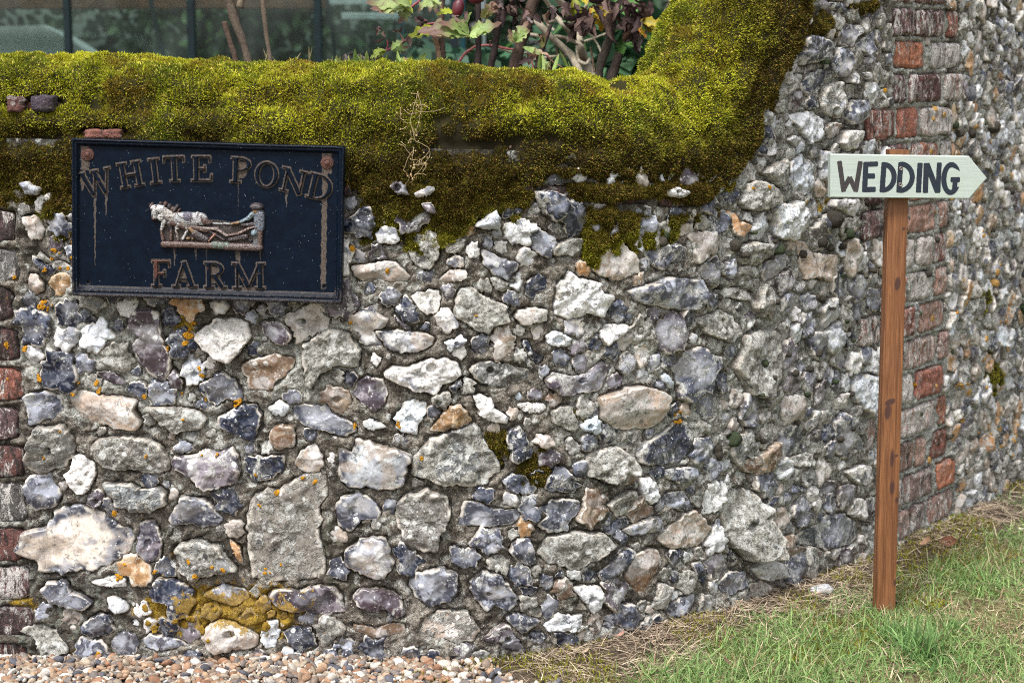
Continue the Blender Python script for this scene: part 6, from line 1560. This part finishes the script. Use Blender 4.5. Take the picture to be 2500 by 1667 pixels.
gm = mesh_np('ground_moss', V, F, M['moss'], None, {'col': C}, True)
tag(gm, 'low green and yellow moss patches on the soil where gravel meets lawn', 'moss', kind='stuff')

# fallen leaves, one loose flint
def leaf_strip(L, Wd, curl, cup, nseg=10, lobes=0.0, seed=0):
    t = np.linspace(0, 1, nseg + 1); w = Wd * np.sin(pi * np.clip(t, 0, 1) ** .8) ** .8 * (1 + lobes * np.sin(t * 18 + seed)); w[-1] = 0; w[0] = Wd * .06
    a = curl * t
    cx = np.cumsum(np.concatenate([[0], np.cos(a[:-1])])) * L / nseg; cz = np.cumsum(np.concatenate([[0], np.sin(a[:-1])])) * L / nseg
    V = []
    for k in (-1, -.5, 0, .5, 1):
        V.append(np.stack([cx, w * k, cz + cup * abs(k) ** 1.5 * w], -1))
    V = np.stack(V, 1); return V.reshape(-1, 3), grid_faces(nseg + 1, 5)
def put(mb, V, F, loc, rot, col):
    A = np.array(mathutils.Euler(rot).to_matrix()); mb.add(V @ A.T + loc, F, col)
DL = [(2292, 1345, .045, (.22, .09, .05), 'curled russet dead leaf on edge in the litter right of the post', (1.1, .2, .3)),
      (2245, 1358, .036, (.45, .27, .17), 'flat tan dead leaf in the litter close behind the post', (.1, .1, .4)),
      (2076, 1470, .030, (.20, .075, .055), 'small dark red dead leaf standing in grass left of the post foot', (1.2, .9, 1.9)),
      (1786, 1640, .026, (.26, .13, .10), 'small brown dead leaf lying in the lawn at the bottom edge', (.2, -.1, 2.5)),
      (1505, 1573, .024, (.50, .27, .20), 'small pinkish dead leaf lying close to the wall foot left of the lawn', (.1, .1, .1)),
      (1420, 1608, .032, (.50, .38, .26), 'pale straw coloured dead leaf on the moss beside the gravel', (.1, .05, -.1)),
      (1705, 1452, .040, (.33, .19, .16), 'broad pinkish brown dead leaf against the wall foot', (.5, .1, .2)),
      (2485, 1300, .030, (.70, .66, .55), 'pale whitish dead leaf in the grass at the right edge', (.3, .5, -.9))]
for i, (px, py, L, c, lab, r) in enumerate(DL):
    x, y, _ = ground_at(px, py); mb = MB(); V, F = leaf_strip(L, L * .28, 1.4 + .5 * (i % 3), .5, seed=i)
    put(mb, V, F, (0, 0, 0), r, c); o = mb.build('dead_leaf', M['deadleaf'], None, True, True); o.location = (x, y, float(gz(np.array(x), np.array(y))) + .012); tag(o, lab, 'leaf', 'dead leaves fallen at the foot of the wall')
bm = bmesh.new(); bmesh.ops.create_icosphere(bm, subdivisions=4, radius=1)
V = np.array([v.co[:] for v in bm.verts]); F = np.array([[v.index for v in f.verts] for f in bm.faces]); bm.free()
nz_ = fbm(V[:, 0] * 1.6, V[:, 1] * 1.6, V[:, 2] * 1.6, 7, 4)
x, y, _ = ground_at(2005, 1463); V2 = V * np.array([.026, .016, .013]) * (1 + .35 * nz_)[:, None]; V2[:, 2] = np.minimum(V2[:, 2], .010 + V2[:, 0] * .2)
m_ = len(V)
lf = mesh_np('loose_flint', V2, F, M['flint'], None, {'ca': np.tile((.16, .17, .22), (m_, 1)), 'cb': np.tile((.55, .55, .56), (m_, 1)), 'pa': np.column_stack([np.full(m_, .9), np.full(m_, .5), np.full(m_, .3), np.full(m_, .3)]), 'off': np.tile((1.1, .4, .9), (m_, 1))})
lf.location = (x, y, float(gz(np.array(x), np.array(y))) + .006); tag(lf, 'loose blue-grey and white flint lying in dead grass left of the signpost', 'stone')

# dry tendril lying over the moss, and the weed at the far right
mb = MB()
base = [(1010, 235), (1003, 300), (1012, 345), (1020, 375), (1043, 362), (1025, 335), (1020, 300)]
def mp(px, py, o=.05):
    s_, z_ = sz(px, py, o); return wpos(np.array([s_]), np.array([z_]), np.array([o]))[0]
def twig(pts, r, o=.060, seed=0):
    P = np.array([mp(x, y, o) for x, y in pts]); t = np.linspace(0, len(P) - 1, len(P) * 5)
    Q = np.stack([np.interp(t, np.arange(len(P)), P[:, k]) for k in range(3)], -1); Q += .0016 * np.stack([vnoise(t * 1.7 + k * 9, t * 0 + seed) for k in range(3)], -1)
    mb.tube(Q, np.linspace(r, r * .4, len(Q)), 5, (.33, .25, .14))
for i, (o, p) in enumerate([(.058, [(1022, 225), (1008, 262), (1003, 300), (1012, 345), (1030, 352), (1047, 364), (1040, 378), (1022, 392), (1005, 418), (1000, 440), (990, 452)]), (.058, [(1021, 230), (1027, 262), (1024, 290), (1018, 312), (1009, 330)]),
     (.062, [(985, 268), (1003, 282), (1020, 272), (1060, 272), (1085, 262)]), (.056, [(975, 350), (992, 362), (1004, 378), (1008, 395)]), (.055, [(1047, 364), (1046, 385), (1030, 408), (1012, 430), (1003, 446)]), (.055, [(980, 260), (978, 285), (990, 300), (1003, 300)]),
     (.05, [(1010, 368), (996, 388), (985, 415), (1000, 426)]), (.05, [(1035, 380), (1026, 400), (1040, 398), (1032, 415)])]):
    twig(p, .0008, o, i)
for i in range(50):
    px, py = [(995, 285), (1010, 340), (1030, 380), (1015, 410), (1000, 430), (1005, 260)][i % 6]; px += rg.normal(0, 13); py += rg.normal(0, 14)
    P = mp(px, py, .058); V = IV * .0013 * rg.uniform(.6, 1.5); mb.add(V + P, IF, (.45, .33, .18))
    if i % 2:
        Q = P + rg.normal(0, .009, 3); mb.tube([P, (P + Q) / 2 + rg.normal(0, .002, 3), Q], .0007, 4, (.33, .25, .14))
dt = mb.build('dry_tendril', M['straw'], None, True, True); tag(dt, 'dry straw-coloured climbing tendril hanging over the moss right of the plaque', 'plant')
wd = empty('wall_weed', tuple(mp(2496, 790, .01))); tag(wd, 'small dark green ferny weed growing from the wall at the right edge', 'plant')
mb = MB(); mb2 = MB()
for i in range(46):
    a = rg.uniform(-1.1, 1.1); L = rg.uniform(.06, .15); P = np.array([[0, 0, 0], [sin(a) * L * .4, -.02, L * .45], [sin(a) * L * .8, -.035 + rg.normal(0, .01), L * .8], [sin(a) * L, -.04, L * (.9 if i % 3 else .5)]])
    if i % 4 == 0: P[:, 2] *= -.6
    mb.tube(P, .0009, 4, (.06, .09, .03))
    for j in range(14):
        t = rg.uniform(.2, 1); k = min(2, int(t * 3)); q = P[k] + (P[k + 1] - P[k]) * (t * 3 - k); V, F = leaf_strip(rg.uniform(.008, .018), .0022, .4, .3, 4)
        put(mb2, V, F, q, (rg.uniform(0, 6), rg.uniform(-1, 1), rg.uniform(0, 6)), np.array((.055, .115, .04)) * rg.uniform(.6, 1.5))
mb.build('stem', M['bark'], wd, True, True); mb2.build('foliage', M['leaf'], wd, False, True)
# ------------------------------------------------------------------ behind the wall: greenhouse, shrubs, hedge
GYD = 8.6
gh = empty('greenhouse', (at(520, 200, GYD)[0], GYD, 0)); ox = gh.location.x
tag(gh, 'dark green framed greenhouse with dusty panes seen over the left part of the wall', 'greenhouse')
def gb(name, boxes, mat, bev=.004):
    mb = MB()
    for lo, hi in boxes: mb.box(lo, hi, bev)
    return mb.build(name, mat, gh, False)
bars = [(-200, 18), (165, 18), (467, 20), (776, 20), (955, 12), (1118, 13)]
xb = [at(p, 60, GYD)[0] - ox for p, w in bars]
for (p, w), x in zip(bars, xb):
    hwx = w / 2 / FPX * GYD * .93
    if p < 950: gb('glazing_bar', [((x - hwx, -.02, .1), (x + hwx, .03, 2.2))], M['frame'])
xr = xb[3] + .62
xl = xb[0] - .62
gb('glazing_bar', [((xr - .018, -.02, .1), (xr + .018, .03, 2.2))], M['frame']); gb('glazing_bar', [((xl - .018, -.02, .1), (xl + .018, .03, 2.2))], M['frame'])
for x0_, x1_ in zip([xl] + xb[:4], xb[:4] + [xr]):
    gb('pane', [((x0_ + .019, 0, .1), (x1_ - .019, .004, 2.15))], M['glass'], 0)
gb('base_wall', [((xl, -.06, -.02), (xr, .06, .098))], M['render'])
gb('eaves_gutter', [((xl - .05, -.07, 2.2), (xr + .05, .05, 2.28))], M['frame'])
gb('back_pane', [((xl, 1.92, .0), (xr, 1.924, 2.2))], M['glass'], 0)
gb('back_rail', [((xl, 1.90, 1.02), (xr, 1.94, 1.06)), ((xl, 1.90, 1.46), (xr, 1.94, 1.50))], M['alu'])
# roof frame and its glass
for x in [xl] + xb[:4] + [xr]:
    mb = MB(); mb.tube([(x, 0, 2.24), (x, .95, 2.75), (x, 1.92, 2.24)], .018, 6); mb.build('rafter', M['frame'], gh)
for y0, z0, y1, z1 in ((0, 2.25, .95, 2.76), (.95, 2.76, 1.92, 2.25)):
    mb = MB(); mb.add([(xl, y0, z0), (xr, y0, z0), (xr, y1, z1), (xl, y1, z1)], np.array([[0, 1, 2, 3]])); mb.build('roof_pane', M['glass'], gh)
zr = at(0, 10, GYD + .5)[2]
gb('shelf', [((xl + .05, .48, zr - .022), (xb[3] - .02, .66, zr + .030))], M['wood'])
for a, b in (((940, 0), (1060, 340)), ((2080, 0), (2150, 370))):
    p = at(a[0] / 2.613, a[1] / 2.613 - 30, GYD + .25); q = at(b[0] / 2.613, b[1] / 2.613 + 30, GYD + .25)
    mb = MB(); mb.tube([(p[0] - ox, .25, p[2]), (q[0] - ox, .25, q[2])], .012 if a[0] < 2000 else .007, 6); mb.build('diagonal_brace', M['frame'], gh)
# aluminium rail and the two slim uprights right of the last wide bar
zr2 = at(0, 41, GYD + .9)[2]
gb('side_rail', [((xb[3] + .03, .86, zr2 - .017), (xb[4] + .01, .90, zr2 + .017))], M['alu'])
for x in xb[4:]: gb('door_post', [((x - .013, .80, .0), (x + .013, .86, 2.3))], M['teal'])
gb('grey_post', [((at(1180, 0, GYD + .5)[0] - ox - .02, .5, .0), (at(1180, 0, GYD + .5)[0] - ox + .01, .54, 2.0))], M['alu'])
# pale sheeting on the staging inside
st_ = empty('greenhouse_staging', (ox, GYD + .75, 0)); tag(st_, 'pale plastic sheet heaped over staging inside the greenhouse at far left', 'staging')
def l3(px, py): X, Y, Z = at(px, py, GYD + .75); return X - ox, Z
prof_ = [l3(-260, 75), (l3(0, 66)), l3(100, 62), l3(125, 72), l3(170, 100), l3(215, 130), l3(262, 165), l3(262, 320)]
n = len(prof_); V = [(x, y, z - (.03 if y > .3 else 0)) for y in (0, .12, .5) for x, z in prof_]
mb = MB(); mb.add(V, np.array([[i * n + j, i * n + j + 1, (i + 1) * n + j + 1, (i + 1) * n + j] for i in range(2) for j in range(n - 1)]))
z1_ = l3(0, 400)[1]; mb.add([(x, 0, z) for x, z in prof_[:-1]] + [(x, 0, z1_) for x, z in prof_[:-1]], np.array([[j, j + n - 1, j + n, j + 1] for j in range(n - 2)]))
mb.build('plastic_sheet', M['pale'], st_, True)
mb = MB(); mb.box((prof_[0][0], .02, z1_ - .04), (prof_[-1][0], .5, z1_)); mb.build('bench_top', M['wood'], st_)
for x in (prof_[0][0] + .1, prof_[-1][0] - .1):
    mb = MB(); mb.box((x - .03, .05, 0), (x + .03, .11, z1_ - .04)); mb.build('leg', M['wood'], st_)

def foliage_cloud(name, centre, size, n, lsize, cols, parent, seed, shell=.45, ratio=.62, mat='leaf', hang=0.0):
    """n small folded leaves spread through an uneven volume"""
    r = np.random.default_rng(seed)
    P = r.normal(0, 1, (n * 2, 3)); P /= np.linalg.norm(P, axis=1)[:, None]; rad = (shell + (1 - shell) * r.random(n * 2)) 
    f = 1 + .55 * fbm(P[:, 0] * 2.2 + seed, P[:, 1] * 2.2, P[:, 2] * 2.2, seed, 3)
    P = P * (rad * f)[:, None] * np.asarray(size) / 2
    g = fbm(P[:, 0] * 5, P[:, 1] * 5, P[:, 2] * 5, seed + 3, 3); P = P[g > -.22][:n]; n = len(P)
    a = r.normal(0, 1, (n, 3)); a[:, 2] -= .5 + hang; a /= np.linalg.norm(a, axis=1)[:, None]
    nrm = r.normal(0, .6, (n, 3)) + (0, -.6, .8); b = np.cross(a, nrm); b /= np.linalg.norm(b, axis=1)[:, None] + 1e-9; nn = np.cross(b, a)
    L = lsize * r.uniform(.6, 1.3, n)
    tmpl = [(0, 0, 0), (.25, .42, .05), (.6, .42, .08), (1, 0, 0), (.6, -.42, .08), (.25, -.42, .05), (.3, 0, -.03), (.65, 0, -.03)]
    T = np.array(tmpl); T[:, 1] *= ratio * 1.15
    V = P[:, None] + (a[:, None] * T[None, :, 0:1] + b[:, None] * T[None, :, 1:2] + nn[:, None] * T[None, :, 2:3]) * L[:, None, None]
    F = np.array([[0, 6, 1], [1, 6, 2], [6, 7, 2], [2, 7, 3], [0, 5, 6], [5, 4, 6], [6, 4, 7], [4, 3, 7]])
    Fa = (F[None] + (np.arange(n) * 8)[:, None, None]).reshape(-1, 3)
    ci = r.integers(0, len(cols), n); C = np.array(cols)[ci] * r.uniform(.65, 1.3, n)[:, None]
    return mesh_np(name, (V + np.asarray(centre)).reshape(-1, 3), Fa, M[mat], parent, {'col': np.repeat(C, 8, 0)}, True)
# hedge and trees beyond the greenhouse
for i, (X, Y, sx, szz, cl_, lab) in enumerate([(-4.6, 13.2, 3.4, 4.2, (.035, .06, .02), 'dark hedge mass behind the left end of the greenhouse'), (-1.9, 13.4, 3.4, 4.6, (.045, .075, .025), 'mid green bush behind the middle of the greenhouse'),
                                        (.6, 12.8, 3.2, 4.0, (.03, .065, .03), 'dark bush beyond the right end of the greenhouse'), (3.2, 12.0, 3.4, 4.2, (.03, .06, .03), 'dark green bush standing behind the round-leaved shrub')]):
    e = empty('garden_bush', (X, Y, 0)); tag(e, lab, 'bush', 'bushes closing the view behind the greenhouse')
    foliage_cloud('foliage', (0, 0, szz * .45), (sx, 1.8, szz), 9000, .10, [cl_, tuple(v * 1.5 for v in cl_), tuple(v * .6 for v in cl_)], e, 300 + i, .3)
    mb = MB()
    for q in range(4): mb.tube([(rg.normal(0, .1), rg.normal(0, .1), 0), (rg.normal(0, .3), rg.normal(0, .2), szz * .4), (rg.normal(0, .6), rg.normal(0, .3), szz * .75)], [.05, .035, .015], 7, (.08, .06, .045))
    mb.build('trunk', M['bark'], e, True, True)

def shrub_at(name, label, Y, cat='shrub'):
    e = empty(name, (0, Y, 0)); tag(e, label, cat); return e
def stem(mb, pts, r0, r1, Y, col, dY=None, seed=0, n=6):
    """pts in photograph pixels at depth Y (+ dY per point), relative to the plant's base"""
    P = np.array([at(x, y, Y + (dY[i] if dY else 0)) for i, (x, y) in enumerate(pts)]); P[:, 1] -= Y
    t = np.linspace(0, len(P) - 1, len(P) * n); Q = np.stack([np.interp(t, np.arange(len(P)), P[:, k]) for k in range(3)], -1)
    for _ in range(2): Q[1:-1] = (Q[:-2] + Q[1:-1] * 2 + Q[2:]) / 4
    Q += r0 * .25 * np.stack([vnoise(t * 1.3 + 7 * k, t * 0 + seed) for k in range(3)], -1)
    mb.tube(Q, np.interp(t, [0, t[-1]], [r0, r1]) * (1 + .12 * vnoise(t * 2.1, t * 0 + seed)), 9, col, .12, seed)
# bare twiggy stems behind the plaque
Y1 = 4.25
sh = shrub_at('bare_shrub', 'leafless shrub with two grey-brown cut stems rising behind the moss above the plaque', Y1)
for i, (pts, r0, r1, c) in enumerate([([(612, 175), (603, 140), (585, 80), (566, 30), (552, -40)], .0068, .0115, (.13, .10, .075)), ([(580, 160), (566, 120), (556, 85), (548, 52)], .0060, .0068, (.11, .075, .055)), ([(583, 20), (600, -30)], .009, .007, (.18, .14, .1)),
                                      ([(662, 170), (657, 130), (648, 60), (640, 0), (636, -50)], .0045, .0060, (.15, .115, .085))]):
    mb = MB(); stem(mb, pts, r0, r1, Y1, c, None, i); o = mb.build('stem', M['bark'], sh, True, True)
mb = MB(); V, F = leaf_strip(.05, .003, .5, .2)
for px, py, r in ((640, 150, (0, -1.0, .5)), (665, 150, (0, -.8, 2.6)), (690, 152, (0, -.6, 2.8)), (655, 150, (0, -1.2, 1.8)), (760, 150, (0, -1.2, 2.4)), (745, 152, (0, -1, .4)), (700, 150, (.0, -.5, .6))):
    X, Yq, Z = at(px, py + 14, Y1); put(mb, V, F, (X, 0, Z), r, (.28, .25, .12))
mb.build('dry_leaves', M['deadleaf'], sh, True, True)

# autumn peony: lobed leaves light green with browned edges, dried leaves, red leaf stalks, dark stems
Y2 = 4.30
pe = shrub_at('tree_peony', 'autumn peony with lobed pale green leaves, shrivelled brown leaves and red stalks', Y2)
dark, redc, brw = (.045, .032, .03), (.26, .055, .07), (.10, .065, .05)
for i, (pts, r0, r1, c, dy) in enumerate([([(1090, 190), (1083, 130), (1077, 80), (1080, 0), (1082, -30)], .0075, .0065, brw, None), ([(1165, 190), (1168, 110), (1170, 40), (1166, -30)], .0085, .0065, dark, None), ([(1192, 195), (1205, 130), (1215, 60), (1222, -30)], .0080, .0085, dark, None),
          ([(1250, 200), (1265, 130), (1290, 60), (1312, -30)], .0155, .0130, brw, None), ([(1300, 195), (1320, 130), (1345, 60)], .006, .004, dark, None), ([(1460, 200), (1470, 150), (1488, 90), (1497, 50)], .0098, .0115, (.13, .105, .085), None), ([(1488, 200), (1500, 160), (1512, 128)], .0110, .0105, (.10, .075, .06), None),
          ([(1452, 178), (1447, 140), (1441, 115)], .003, .002, (.28, .2, .13), None), ([(1080, 165), (1066, 110), (1052, 70)], .008, .004, (.32, .20, .13), None)]):
    mb = MB(); stem(mb, pts, r0, r1, Y2, c, dy, 20 + i); mb.build('stem', M['bark'], pe, True, True)
MST = m_vcol('red_leaf_stalk', .5, .4, 100, .2)
for i, (pts, r0, r1, c) in enumerate([([(1110, 165), (1135, 130), (1160, 112), (1200, 111), (1245, 120), (1265, 122)], .0030, .0028, (.42, .13, .12)), ([(938, 125), (975, 108), (1010, 85), (1036, 62), (1040, 48)], .0025, .0032, (.20, .04, .07)), ([(1036, 60), (1080, 54), (1125, 60), (1145, 78)], .0022, .0022, redc), ([(1000, 18), (1015, 8), (1030, -6)], .003, .003, redc),
          ([(940, 125), (945, 110), (942, 98)], .002, .0015, redc), ([(1265, 122), (1257, 100), (1260, 90)], .002, .0016, (.5, .2, .15)), ([(1330, 130), (1350, 152), (1375, 165)], .0026, .0012, (.3, .12, .1)), ([(1297, 138), (1302, 165), (1300, 178)], .0026, .002, (.5, .25, .18)), ([(1480, 8), (1500, 22), (1510, 30)], .0022, .0018, redc)]):
    mb = MB(); stem(mb, pts, r0, r1, Y2 - .04, c, None, 40 + i); mb.build('leaf_stalk', MST, pe, True, True)
def lobed(mb, px, py, tips, wid, col, tipc=None, dy=0.0, seed=0, jag=.30):
    """one leaf: lobes run from (px,py) to each tip (photograph pixels), each a cupped tapering strip with jagged edge"""
    rr = np.random.default_rng(seed)
    o = np.array(at(px, py, Y2 + dy)); o[1] -= Y2
    for k, tp in enumerate(tips):
        e = np.array(at(tp[0], tp[1], Y2 + dy)); e[1] -= Y2; e[1] += rr.normal(-.01, .015)
        a = e - o; L = np.linalg.norm(a); a /= L; up = np.array([rr.normal(0, .25), -.75, .55]); b = np.cross(a, up); b /= np.linalg.norm(b); nn = np.cross(b, a)
        ns = 14; t = np.linspace(0, 1, ns + 1); w = wid * L * (np.sin(pi * t ** .75) ** .9) * .5
        w = w * (1 + jag * np.where(np.arange(ns + 1) % 4 < 2, 1, -1) * (t > .3)); w[0] = .03 * L; w[-1] = 0
        sag = -.10 * L * t ** 2 + .04 * L * np.sin(t * 7 + seed)
        V = np.stack([o + a * (t * L)[:, None] + b * (w * q)[:, None] + nn * (sag + abs(q) * w * .35)[:, None] + np.array([0, 0, 0]) for q in (-1, -.55, 0, .55, 1)], 1)
        ctip = sstep(.62, 1.0, t + .25 * rr.random()) if tipc is not None else 0 * t
        C = mixc(np.array(col) * rr.uniform(.8, 1.15), tipc if tipc is not None else col, np.repeat(ctip[:, None], 5, 1))
        C[:, 2] *= .8
        C[:, (0, 4)] = mixc(C[:, (0, 4)], tipc if tipc is not None else col, np.full((ns + 1, 2), .35))
        mb.add(V.reshape(-1, 3), grid_faces(ns + 1, 5), C.reshape(-1, 3))
LG, LG2, YG, YO, RB = (.44, .56, .20), (.34, .48, .14), (.46, .52, .05), (.50, .40, .025), (.22, .12, .09)
mb = MB()
LV = [(1003, 17, [(893, 1), (905, 18), (925, 27), (950, -10)], .34, LG, RB, -.06), (1003, 17, [(985, 30), (972, 58)], .55, LG, RB, -.05), (1000, 16, [(985, -6), (975, 8)], .8, YG, None, -.04),
      (1052, -5, [(1014, 32), (1050, 30), (1082, 20), (1068, 33)], .42, LG, RB, -.07), (1145, 82, [(1022, 68), (1050, 76), (1075, 50), (1110, 40)], .36, LG2, RB, -.08), (1148, 86, [(1060, 84), (1135, 95)], .30, (.42, .44, .08), RB, -.06),
      (1150, 84, [(1180, 50), (1222, 53), (1200, 72)], .40, LG2, RB, -.07), (1148, 86, [(1205, 68), (1165, 92), (1150, 96)], .35, LG, None, -.08), (1135, 60, [(1108, 40), (1150, 30), (1125, 40)], .42, LG2, None, -.03), (1175, 45, [(1200, 20), (1205, 0), (1215, 26)], .35, (.24, .24, .05), RB, -.03),
      (1105, 28, [(1068, 34), (1075, 27)], .45, YG, None, -.05), (1070, 72, [(990, 88), (1020, 85)], .36, YG, None, -.02), (1258, 103, [(1262, 72), (1287, 48), (1292, 72)], .45, LG2, (.24, .13, .09), -.07), (1257, 105, [(1240, 70), (1248, 82)], .45, (.32, .30, .10), RB, -.05),
      (1276, 118, [(1325, 123), (1342, 133)], .22, LG2, (.5, .3, .2), -.07), (1322, 117, [(1335, 78), (1325, 90)], .35, (.26, .26, .08), RB, -.05), (1312, 140, [(1348, 170), (1356, 178)], .28, LG2, (.35, .17, .12), -.05), (942, 124, [(900, 140), (915, 128), (925, 138)], .45, (.25, .32, .05), None, -.05),
      (955, 122, [(985, 95), (1000, 112), (990, 128)], .40, LG2, RB, -.04), (1020, 160, [(1040, 130), (1060, 150), (1075, 165)], .40, (.22, .3, .07), None, -.03), (1000, 155, [(1005, 132), (1025, 150)], .4, LG2, RB, -.05), (965, 150, [(1000, 142), (985, 158)], .3, YG, RB, -.06),
      (1461, 18, [(1462, 48), (1432, 34), (1496, 46), (1455, 20)], .42, YO, (.5, .2, .02), -.06), (1462, 20, [(1470, 78), (1478, 60)], .50, YO, (.5, .2, .02), -.06), (1402, -4, [(1400, 48), (1418, 50)], .30, (.30, .32, .03), None, -.03), (1550, 58, [(1580, 92), (1565, 80)], .34, YO, (.5, .16, .02), -.07),
      (1565, 52, [(1628, 60), (1600, 84), (1625, 78)], .28, YO, (.45, .2, .02), -.06), (1420, -5, [(1440, 8), (1432, 12)], .4, YO, None, -.02), (1500, 10, [(1512, 30)], .4, YG, None, .0)]
for i, a in enumerate(LV): lobed(mb, a[0], a[1], a[2], a[3] * 1.08, a[4], a[5], a[6], i)
mb.build('foliage', M['leaf'], pe, True, True)
mb = MB()
rgd = np.random.default_rng(77)
def dead(px, py, L, n_, spread=14, hang=True, dark_=False):
    for q in range(n_):
        X, Yq, Z = at(px + rgd.normal(0, spread), py + rgd.normal(0, spread * .6), Y2)
        V, F = leaf_strip(L * rgd.uniform(.6, 1.2), L * rgd.uniform(.12, .24), rgd.uniform(-2.2, 2.2), rgd.uniform(.3, 1.4), 9, .25, q)
        V = V + .0022 * np.stack([fbm(V[:, 0] * 150, V[:, 1] * 150 + k, V[:, 2] * 150, 7 + k, 2) for k in range(3)], -1)
        c = np.array([(.085, .05, .045), (.16, .10, .085), (.05, .028, .028), (.24, .14, .09), (.20, .16, .15)][rgd.integers(0, 3 if dark_ else 5)])
        put(mb, V, F, (X, rgd.normal(-.03, .03), Z), (rgd.uniform(-1, 1), rgd.uniform(.5, 1.5) if hang else rgd.uniform(-1, 1), rgd.uniform(0, 6.3)), c)
for a in ((918, 68, .030, 3, 8), (950, 88, .030, 4, 12), (975, 72, .03, 3, 8), (875, 135, .030, 6, 12), (895, 155, .03, 6, 12), (935, 150, .04, 6, 14), (1000, 150, .035, 5, 12), (1035, 80, .03, 3, 8), (1030, 40, .03, 5, 10, True, True), (1130, 30, .03, 4, 8), (1225, 20, .045, 12, 18), (1250, 5, .04, 8, 20), (1290, 35, .04, 5, 10),
          (1300, 130, .035, 7, 12), (1345, 18, .042, 4, 5), (1330, 90, .03, 4, 6), (1385, 10, .05, 9, 10, True, True), (1420, 50, .055, 12, 12, True, True), (1435, 25, .05, 10, 14, True, True), (1480, 5, .05, 14, 22, True, True), (1520, 15, .055, 16, 18, True, True), (1530, 50, .055, 10, 12, True, True), (1550, 75, .05, 7, 8), (1560, 20, .05, 14, 16, True, True), (1575, 35, .04, 4, 6), (1335, 165, .03, 6, 14), (1200, 100, .02, 3, 6)):
    dead(*a)
mb.build('dried_foliage', M['deadleaf'], pe, True, True)
for (px, py, rx, rz, seed) in ((1118, 22, .014, .024, 1), (1165, -6, .019, .016, 2)):
    X, _, Z = at(px, py, Y2 - .05); V = IV * np.array([rx, rx * .8, rz]) * (1 + .12 * fbm(IV[:, 0] * 2, IV[:, 1] * 2, IV[:, 2] * 2, seed, 2))[:, None]; V[:, 0] += .004 * (V[:, 2] / rz)
    mb = MB(); mb.add(V + (X, -.05, Z), IF, (.11, .012, .022)); mb.build('seed_pod', m_vcol('red_pod', .4, .5, 60, .4, .001), pe, True, True)
# low garden plants just behind the moss, with a few mauve flowers
gp = shrub_at('garden_plant', 'low leafy plants with a few small mauve flowers just behind the mossy coping', 4.12, 'plant')
mb = MB(); mf = MB()
for i in range(46):
    px = rgd.choice([rgd.uniform(800, 890), rgd.uniform(880, 1080), rgd.uniform(1290, 1400)], p=[.35, .55, .10]); X, _, Z = at(px, 186, 4.12)
    V, F = leaf_strip(rgd.uniform(.03, .065), .006, rgd.uniform(-.6, .6), .3, 8)
    put(mb, V, F, (X, rgd.normal(0, .03), Z), (0, -rgd.uniform(.7, 1.5), rgd.uniform(0, 6.3)), np.array([(.30, .42, .10), (.18, .27, .06), (.36, .38, .12)][i % 3]))
mb.build('foliage', M['leaf'], gp, True, True)
for px, py in ((806, 152), (822, 160), (834, 157), (858, 161)):
    X, _, Z = at(px, py, 4.10); c = MB()
    for k in range(5):
        V, F = leaf_strip(.010, .0035, .5, .3, 5); put(c, V, F, (X, -.02, Z), (0, -.5, k * 1.257), (.55, .33, .62))
    c.build('flower', M['leaf'], gp, True, True)
# pale-stemmed shrub and the round-leaved one behind it
Y3 = 4.9
ps = shrub_at('pale_stemmed_shrub', 'shrub with a tangle of pale fawn bare branches behind the brown leaves', Y3)
pc_ = (.36, .31, .23)
for i, (pts, r0, r1) in enumerate([([(1425, 200), (1395, 140), (1350, 95), (1318, 60), (1300, 35)], .010, .0075), ([(1450, 200), (1430, 150), (1415, 110), (1405, 60), (1380, 20), (1350, -20)], .013, .0085), ([(1405, 95), (1375, 60), (1350, 30), (1325, -10)], .007, .006), ([(1425, 110), (1380, 92), (1345, 90), (1290, 85)], .006, .0045),
      ([(1415, 105), (1450, 95), (1480, 82), (1500, 78)], .0035, .002), ([(1415, 60), (1430, 20), (1440, -10)], .005, .004), ([(1395, 135), (1340, 140), (1280, 150)], .0035, .0025), ([(1360, 50), (1335, 55), (1352, 75)], .004, .003), ([(1440, 150), (1405, 165), (1390, 185)], .005, .004), ([(1408, 120), (1412, 150), (1430, 158), (1440, 145)], .004, .004), ([(1440, 80), (1460, 110), (1470, 140)], .003, .002), ([(1290, 130), (1250, 130), (1215, 118)], .0025, .002)]):
    mb = MB(); stem(mb, pts, r0, r1, Y3, pc_, [rgd.normal(0, .04) for _ in pts], 60 + i); mb.build('branch', M['bark'], ps, True, True)
rs = shrub_at('round_leaved_shrub', 'shrub with rounded dark green leaves filling the gap left of the rising mossy coping', 5.3)
c0 = at(1520, 120, 5.3); foliage_cloud('foliage', (c0[0], .25, c0[2] - .1), (.62, .5, .75), 620, .075, [(.04, .11, .05), (.07, .16, .07), (.03, .085, .04), (.10, .22, .05)], rs, 501, .2, .8)
c1 = at(1230, 130, 5.6); foliage_cloud('foliage', (c1[0], .6, c1[2] - .1), (.8, .4, .6), 300, .06, [(.03, .09, .05), (.045, .12, .055)], rs, 502, .2, .9)
mb = MB()
for q in range(5): mb.tube([(c0[0] + rgd.normal(0, .03), .25, 0), (c0[0] + rgd.normal(0, .1), .25, .7), (c0[0] + rgd.normal(0, .2), .25, c0[2] + .1)], [.012, .008, .003], 6, (.12, .09, .06))
mb.build('stem', M['bark'], rs, True, True)
